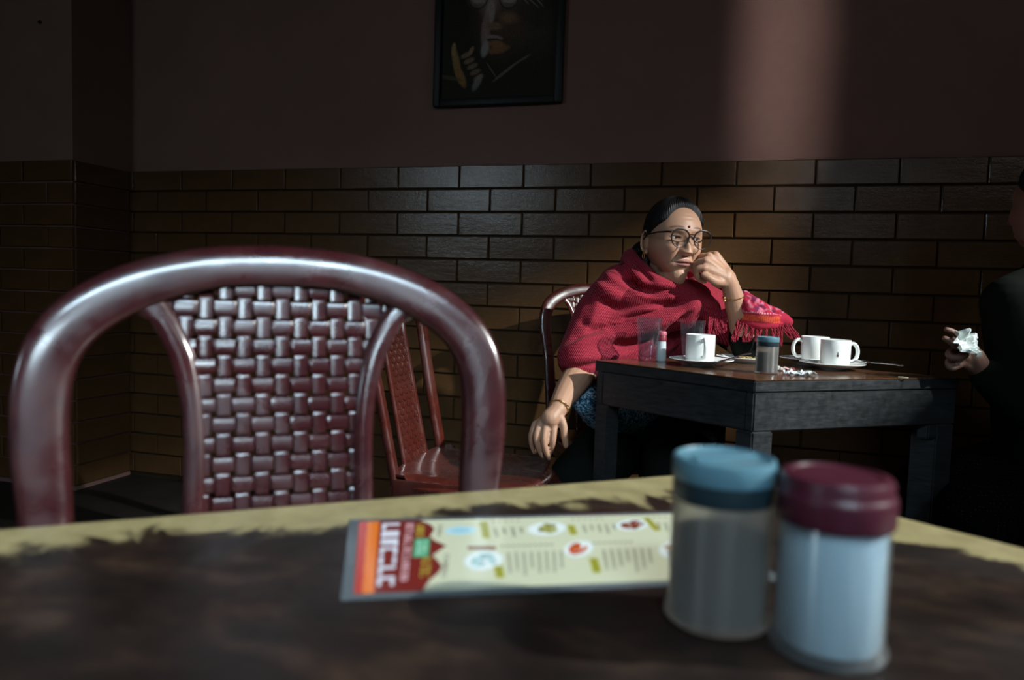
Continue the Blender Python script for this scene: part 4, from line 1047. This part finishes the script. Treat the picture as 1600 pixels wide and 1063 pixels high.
m_ = m_ & (np.sin(X*1.9) > .55); cc[m_] = (.45,.02,.04); m_ = (np.abs(Y-yb2+5) < 1) & (np.sin(X*1.6) > 0) & (X < 1222); cc[m_] = (.65,.30,.36)
setcol(se_o.data, cc); child(se_o)
def tassel(p0, p1, seed, wd=.0045):
    r = random.Random(seed); m0 = MB(); L = (p1-p0).length
    for k in range(6):
        ph = r.random()*6.28; sp = wd*(.5+r.random()); off = Vector((math.cos(ph), math.sin(ph), 0))
        pts = []
        for i in range(9):
            t = i/8; tw = ph+t*5
            pts.append(p0.lerp(p1, t)+Vector((math.cos(tw), math.sin(tw), 0))*sp*(.35+.75*t*t)+Vector((r.uniform(-1,1), r.uniform(-1,1), 0))*.0012*t)
        m0.tube(pts, [.0017]*8+[.0009], 5)
    child(m0.build('tassel', m_shawl))
k = 0
for i in range(17):                               # along the border
    t = i/16; x = 1153+t*70; y = 500+t*7; dx = -9+random.uniform(-5,5)+t*8; ln = random.uniform(30,40)
    tassel(P(x, y, 2.098+.012*t), P(x+dx, min(y+ln, 541), 2.09+.02*t), i)
for i in range(7):
    t = i/6; x = 1219+t*13; y = 499+t*4; tassel(P(x, y, 2.135), P(x+10+t*8+random.uniform(-3,3), y+26+random.uniform(-4,5), 2.135), 40+i)
for i in range(9):
    t = i/8; x = 1109+t*25; y = 492-t*10; tassel(P(x, y, 2.135), P(x-6+t*8+random.uniform(-4,4), y+40-t*6+random.uniform(-5,5), 2.11), 60+i)
# kurta and trousers
sl = MB(); sl.chain(S((1160,528,2.155),(1168,549,2.165),(1160,535,2.21),(1140,518,2.25)), [.041,.042,.05,.055], 5, 16); child(remesh(sl.build('sleeve', m_black), .005, 3))
ku = MB(); ku.chain(S((918,626,2.16),(960,640,2.25),(1010,640,2.42)), [.048,.09,.14], 5, 18); ku.chain(S((1000,655,2.40),(1050,650,2.41)), [.11,.11], 4, 18)
ku_o = ku.build('kurta', m_printblue); remesh(ku_o, .008, 3); child(ku_o)
tr = MB()
for hp, kn in ((P(985,672,2.40), kR), (P(1045,667,2.42), kL)):
    ft = Vector((kn.x-.02, kn.y-.02, .12)); tr.chain([hp, hp.lerp(kn,.5)-Vector((0,0,.01)), kn-Vector((0,0,.01))], [.105,.098,.078], 6, 20); tr.chain([kn-Vector((0,0,.01)), kn.lerp(ft,.5), ft], [.078,.085,.075], 6, 20)
tro = tr.build('trousers', m_black); remesh(tro, .008, 4); child(tro)

# the other person, a dark figure cut off by the right edge of the picture
man = thing('person', 'person in dark clothes at the right edge, holding a tissue over the far table', 'person', (P(1650,700,1.85).x, P(1650,700,1.85).y, 0))
WO = Vector(man.location)
def child(o): o.parent = man; o.location = Vector(o.location)-WO; return o
MHF = head_frame(P(1646,318,1.86), math.radians(-118), 0, 0)
b = MB()
b.chain(S((1665,700,1.92),(1660,600,1.92),(1650,500,1.9),(1648,455,1.88)), [.13,.13,.14,.08]); b.chain([P(1648,460,1.88), w3(MHF,(0,-.01,-.07))], [.06,.056])
b.chain(S((1585,470,1.82),(1650,462,1.88),(1720,470,1.95)), [.05,.07,.05])
b.chain(S((1590,480,1.82),(1600,560,1.79),(1598,635,1.76)), [.05,.045,.04]); b.chain(S((1598,635,1.76),(1565,607,1.77),(1532,578,1.78)), [.038,.034,.026])
b.chain(S((1532,578,1.78),(1520,560,1.778)), [.026,.028]);
for q in (((1526,566,1.775),(1510,536,1.775)),((1524,568,1.775),(1510,545,1.768)),((1524,572,1.775),(1506,557,1.766)),((1524,576,1.778),(1504,568,1.77))): b.chain(S(*q), [.018,.011])
for q, r in (([(1510,536,1.775),(1495,523,1.772),(1487,518,1.77),(1479,515,1.77)], [.0098,.0085,.0078,.0066]),
             ([(1510,545,1.766),(1494,540,1.752),(1484,533,1.752),(1476,529,1.755)], [.0102,.0092,.0082,.0068]),
             ([(1505,557,1.764),(1487,560,1.758),(1482,551,1.77),(1490,545,1.78)], [.0098,.0088,.0078,.0066]),
             ([(1503,568,1.768),(1486,576,1.764),(1481,566,1.772),(1487,558,1.78)], [.0092,.008,.0072,.006]),
             ([(1524,556,1.79),(1512,543,1.80),(1500,536,1.80),(1490,531,1.795)], [.0125,.011,.0095,.0075])): b.chain(S(*q), r, 4, 10)
b.chain(S((1720,480,1.96),(1740,580,1.95),(1700,650,1.85)), [.05,.045,.035])
mk1, mk2 = P(1445,765,1.93), P(1520,800,1.72)
for hp, kn in ((P(1640,735,1.98), mk1), (P(1700,760,1.88), mk2)):
    ft = Vector((kn.x+.03, kn.y+.02, .09)); b.chain([hp, hp.lerp(kn,.5), kn], [.08,.075,.055]); b.chain([kn, kn.lerp(ft,.4), ft], [.055,.05,.036]); b.chain([ft+Vector((0,.0,-.04)), ft+Vector((-.13,-.05,-.055))], [.038,.028])
bo = b.build('body', m_skin); remesh(bo, .0034, 2, .5)
Hc_, L_, F_, U_ = (np.array(q) for q in MHF)
toW = lambda a: Hc_+a.reshape(-1,3)[:, 0:1]*L_+a.reshape(-1,3)[:, 1:2]*F_+a.reshape(-1,3)[:, 2:3]*U_
v, f = join_arrays(bo.data, toW(np.stack([hx, hy, hz], -1)), headf)
for sd in (-1, 1):
    e = ear(sd); ev = np.array([list(w3(MHF, q)) for q in e.v]); n0 = len(v); v = np.vstack([v, ev]); f = f+[tuple(i+n0 for i in q) for q in e.f]
lx, ly, lz = locs(MHF, v); cm = np.tile(np.array((.17,.09,.065)), (len(v), 1)); isf = (ly > .03) & (np.abs(lx) < .09) & (np.abs(lz) < .14)
mm_ = isf & (np.abs(lz+.0735) < .010) & (np.abs(lx) < .022); cm[mm_] = (.18,.07,.06)
bpy.data.objects.remove(bo); child(mesh_obj('body', v, f, m_skin, None, cols=cm))
child(mesh_obj('hair', toW(hp_), [tuple(int(k) for k in q) for q in headf], m_hair))
cl = MB(); cl.chain(S((1665,720,1.92),(1660,600,1.92),(1650,500,1.9),(1648,458,1.88)), [.165,.16,.165,.10], 6, 22); cl.chain(S((1648,450,1.88),(1648,425,1.87)), [.085,.070], 4, 18)
cl.chain(S((1580,475,1.82),(1650,462,1.88),(1730,475,1.95)), [.07,.09,.07], 5, 18)
cl.chain(S((1585,485,1.82),(1596,560,1.79),(1600,632,1.76)), [.075,.066,.062], 5, 18); cl.chain(S((1600,632,1.76),(1570,610,1.77),(1541,586,1.78)), [.060,.048,.038], 5, 18)
cl.chain(S((1725,490,1.96),(1745,585,1.95),(1700,655,1.85)), [.07,.06,.05], 5, 18)
clo = cl.build('dark_jacket', m_black); remesh(clo, .006, 4); child(clo)
m_dots = mat('dotted_dark_cloth', (.012,.011,.010), .95, spec=.05); vo = nt(m_dots)[0].new('ShaderNodeTexVoronoi'); vo.inputs['Scale'].default_value = 130; vo.inputs['Randomness'].default_value = .15
tcn = nt(m_dots)[0].new('ShaderNodeTexCoord'); nt(m_dots)[1].new(tcn.outputs['Object'], vo.inputs['Vector']); setin(m_dots, 'Base Color', ramp(m_dots, vo.outputs['Distance'], [(.14,(.045,.018,.014)),(.24,(.0022,.002,.002))]))
tr = MB()
for hp, kn in ((P(1640,735,1.98), mk1), (P(1700,760,1.88), mk2)):
    ft = Vector((kn.x+.03, kn.y+.02, .12)); tr.chain([hp, hp.lerp(kn,.5), kn], [.105,.098,.080], 6, 20); tr.chain([kn, kn.lerp(ft,.5), ft], [.080,.08,.07], 6, 20)
tro = tr.build('trousers', m_dots); remesh(tro, .008, 4); child(tro)
ti = crumple('tissue', 'crumpled white tissue held in the fingers of the dark figure', 'tissue', P(1507,538,1.752), .031, .026, .026, m_tissue, 9, .3, 12, .6)
ti.rotation_euler = (math.radians(62), math.radians(14), math.radians(20))
chair4 = make_chair('maroon plastic chair under the dark figure at the right edge', m_plastic)
chair4.location = (P(1665,720,1.95).x+.02, P(1665,720,1.95).y-.02, 0); chair4.rotation_euler = (0, 0, math.radians(-68))
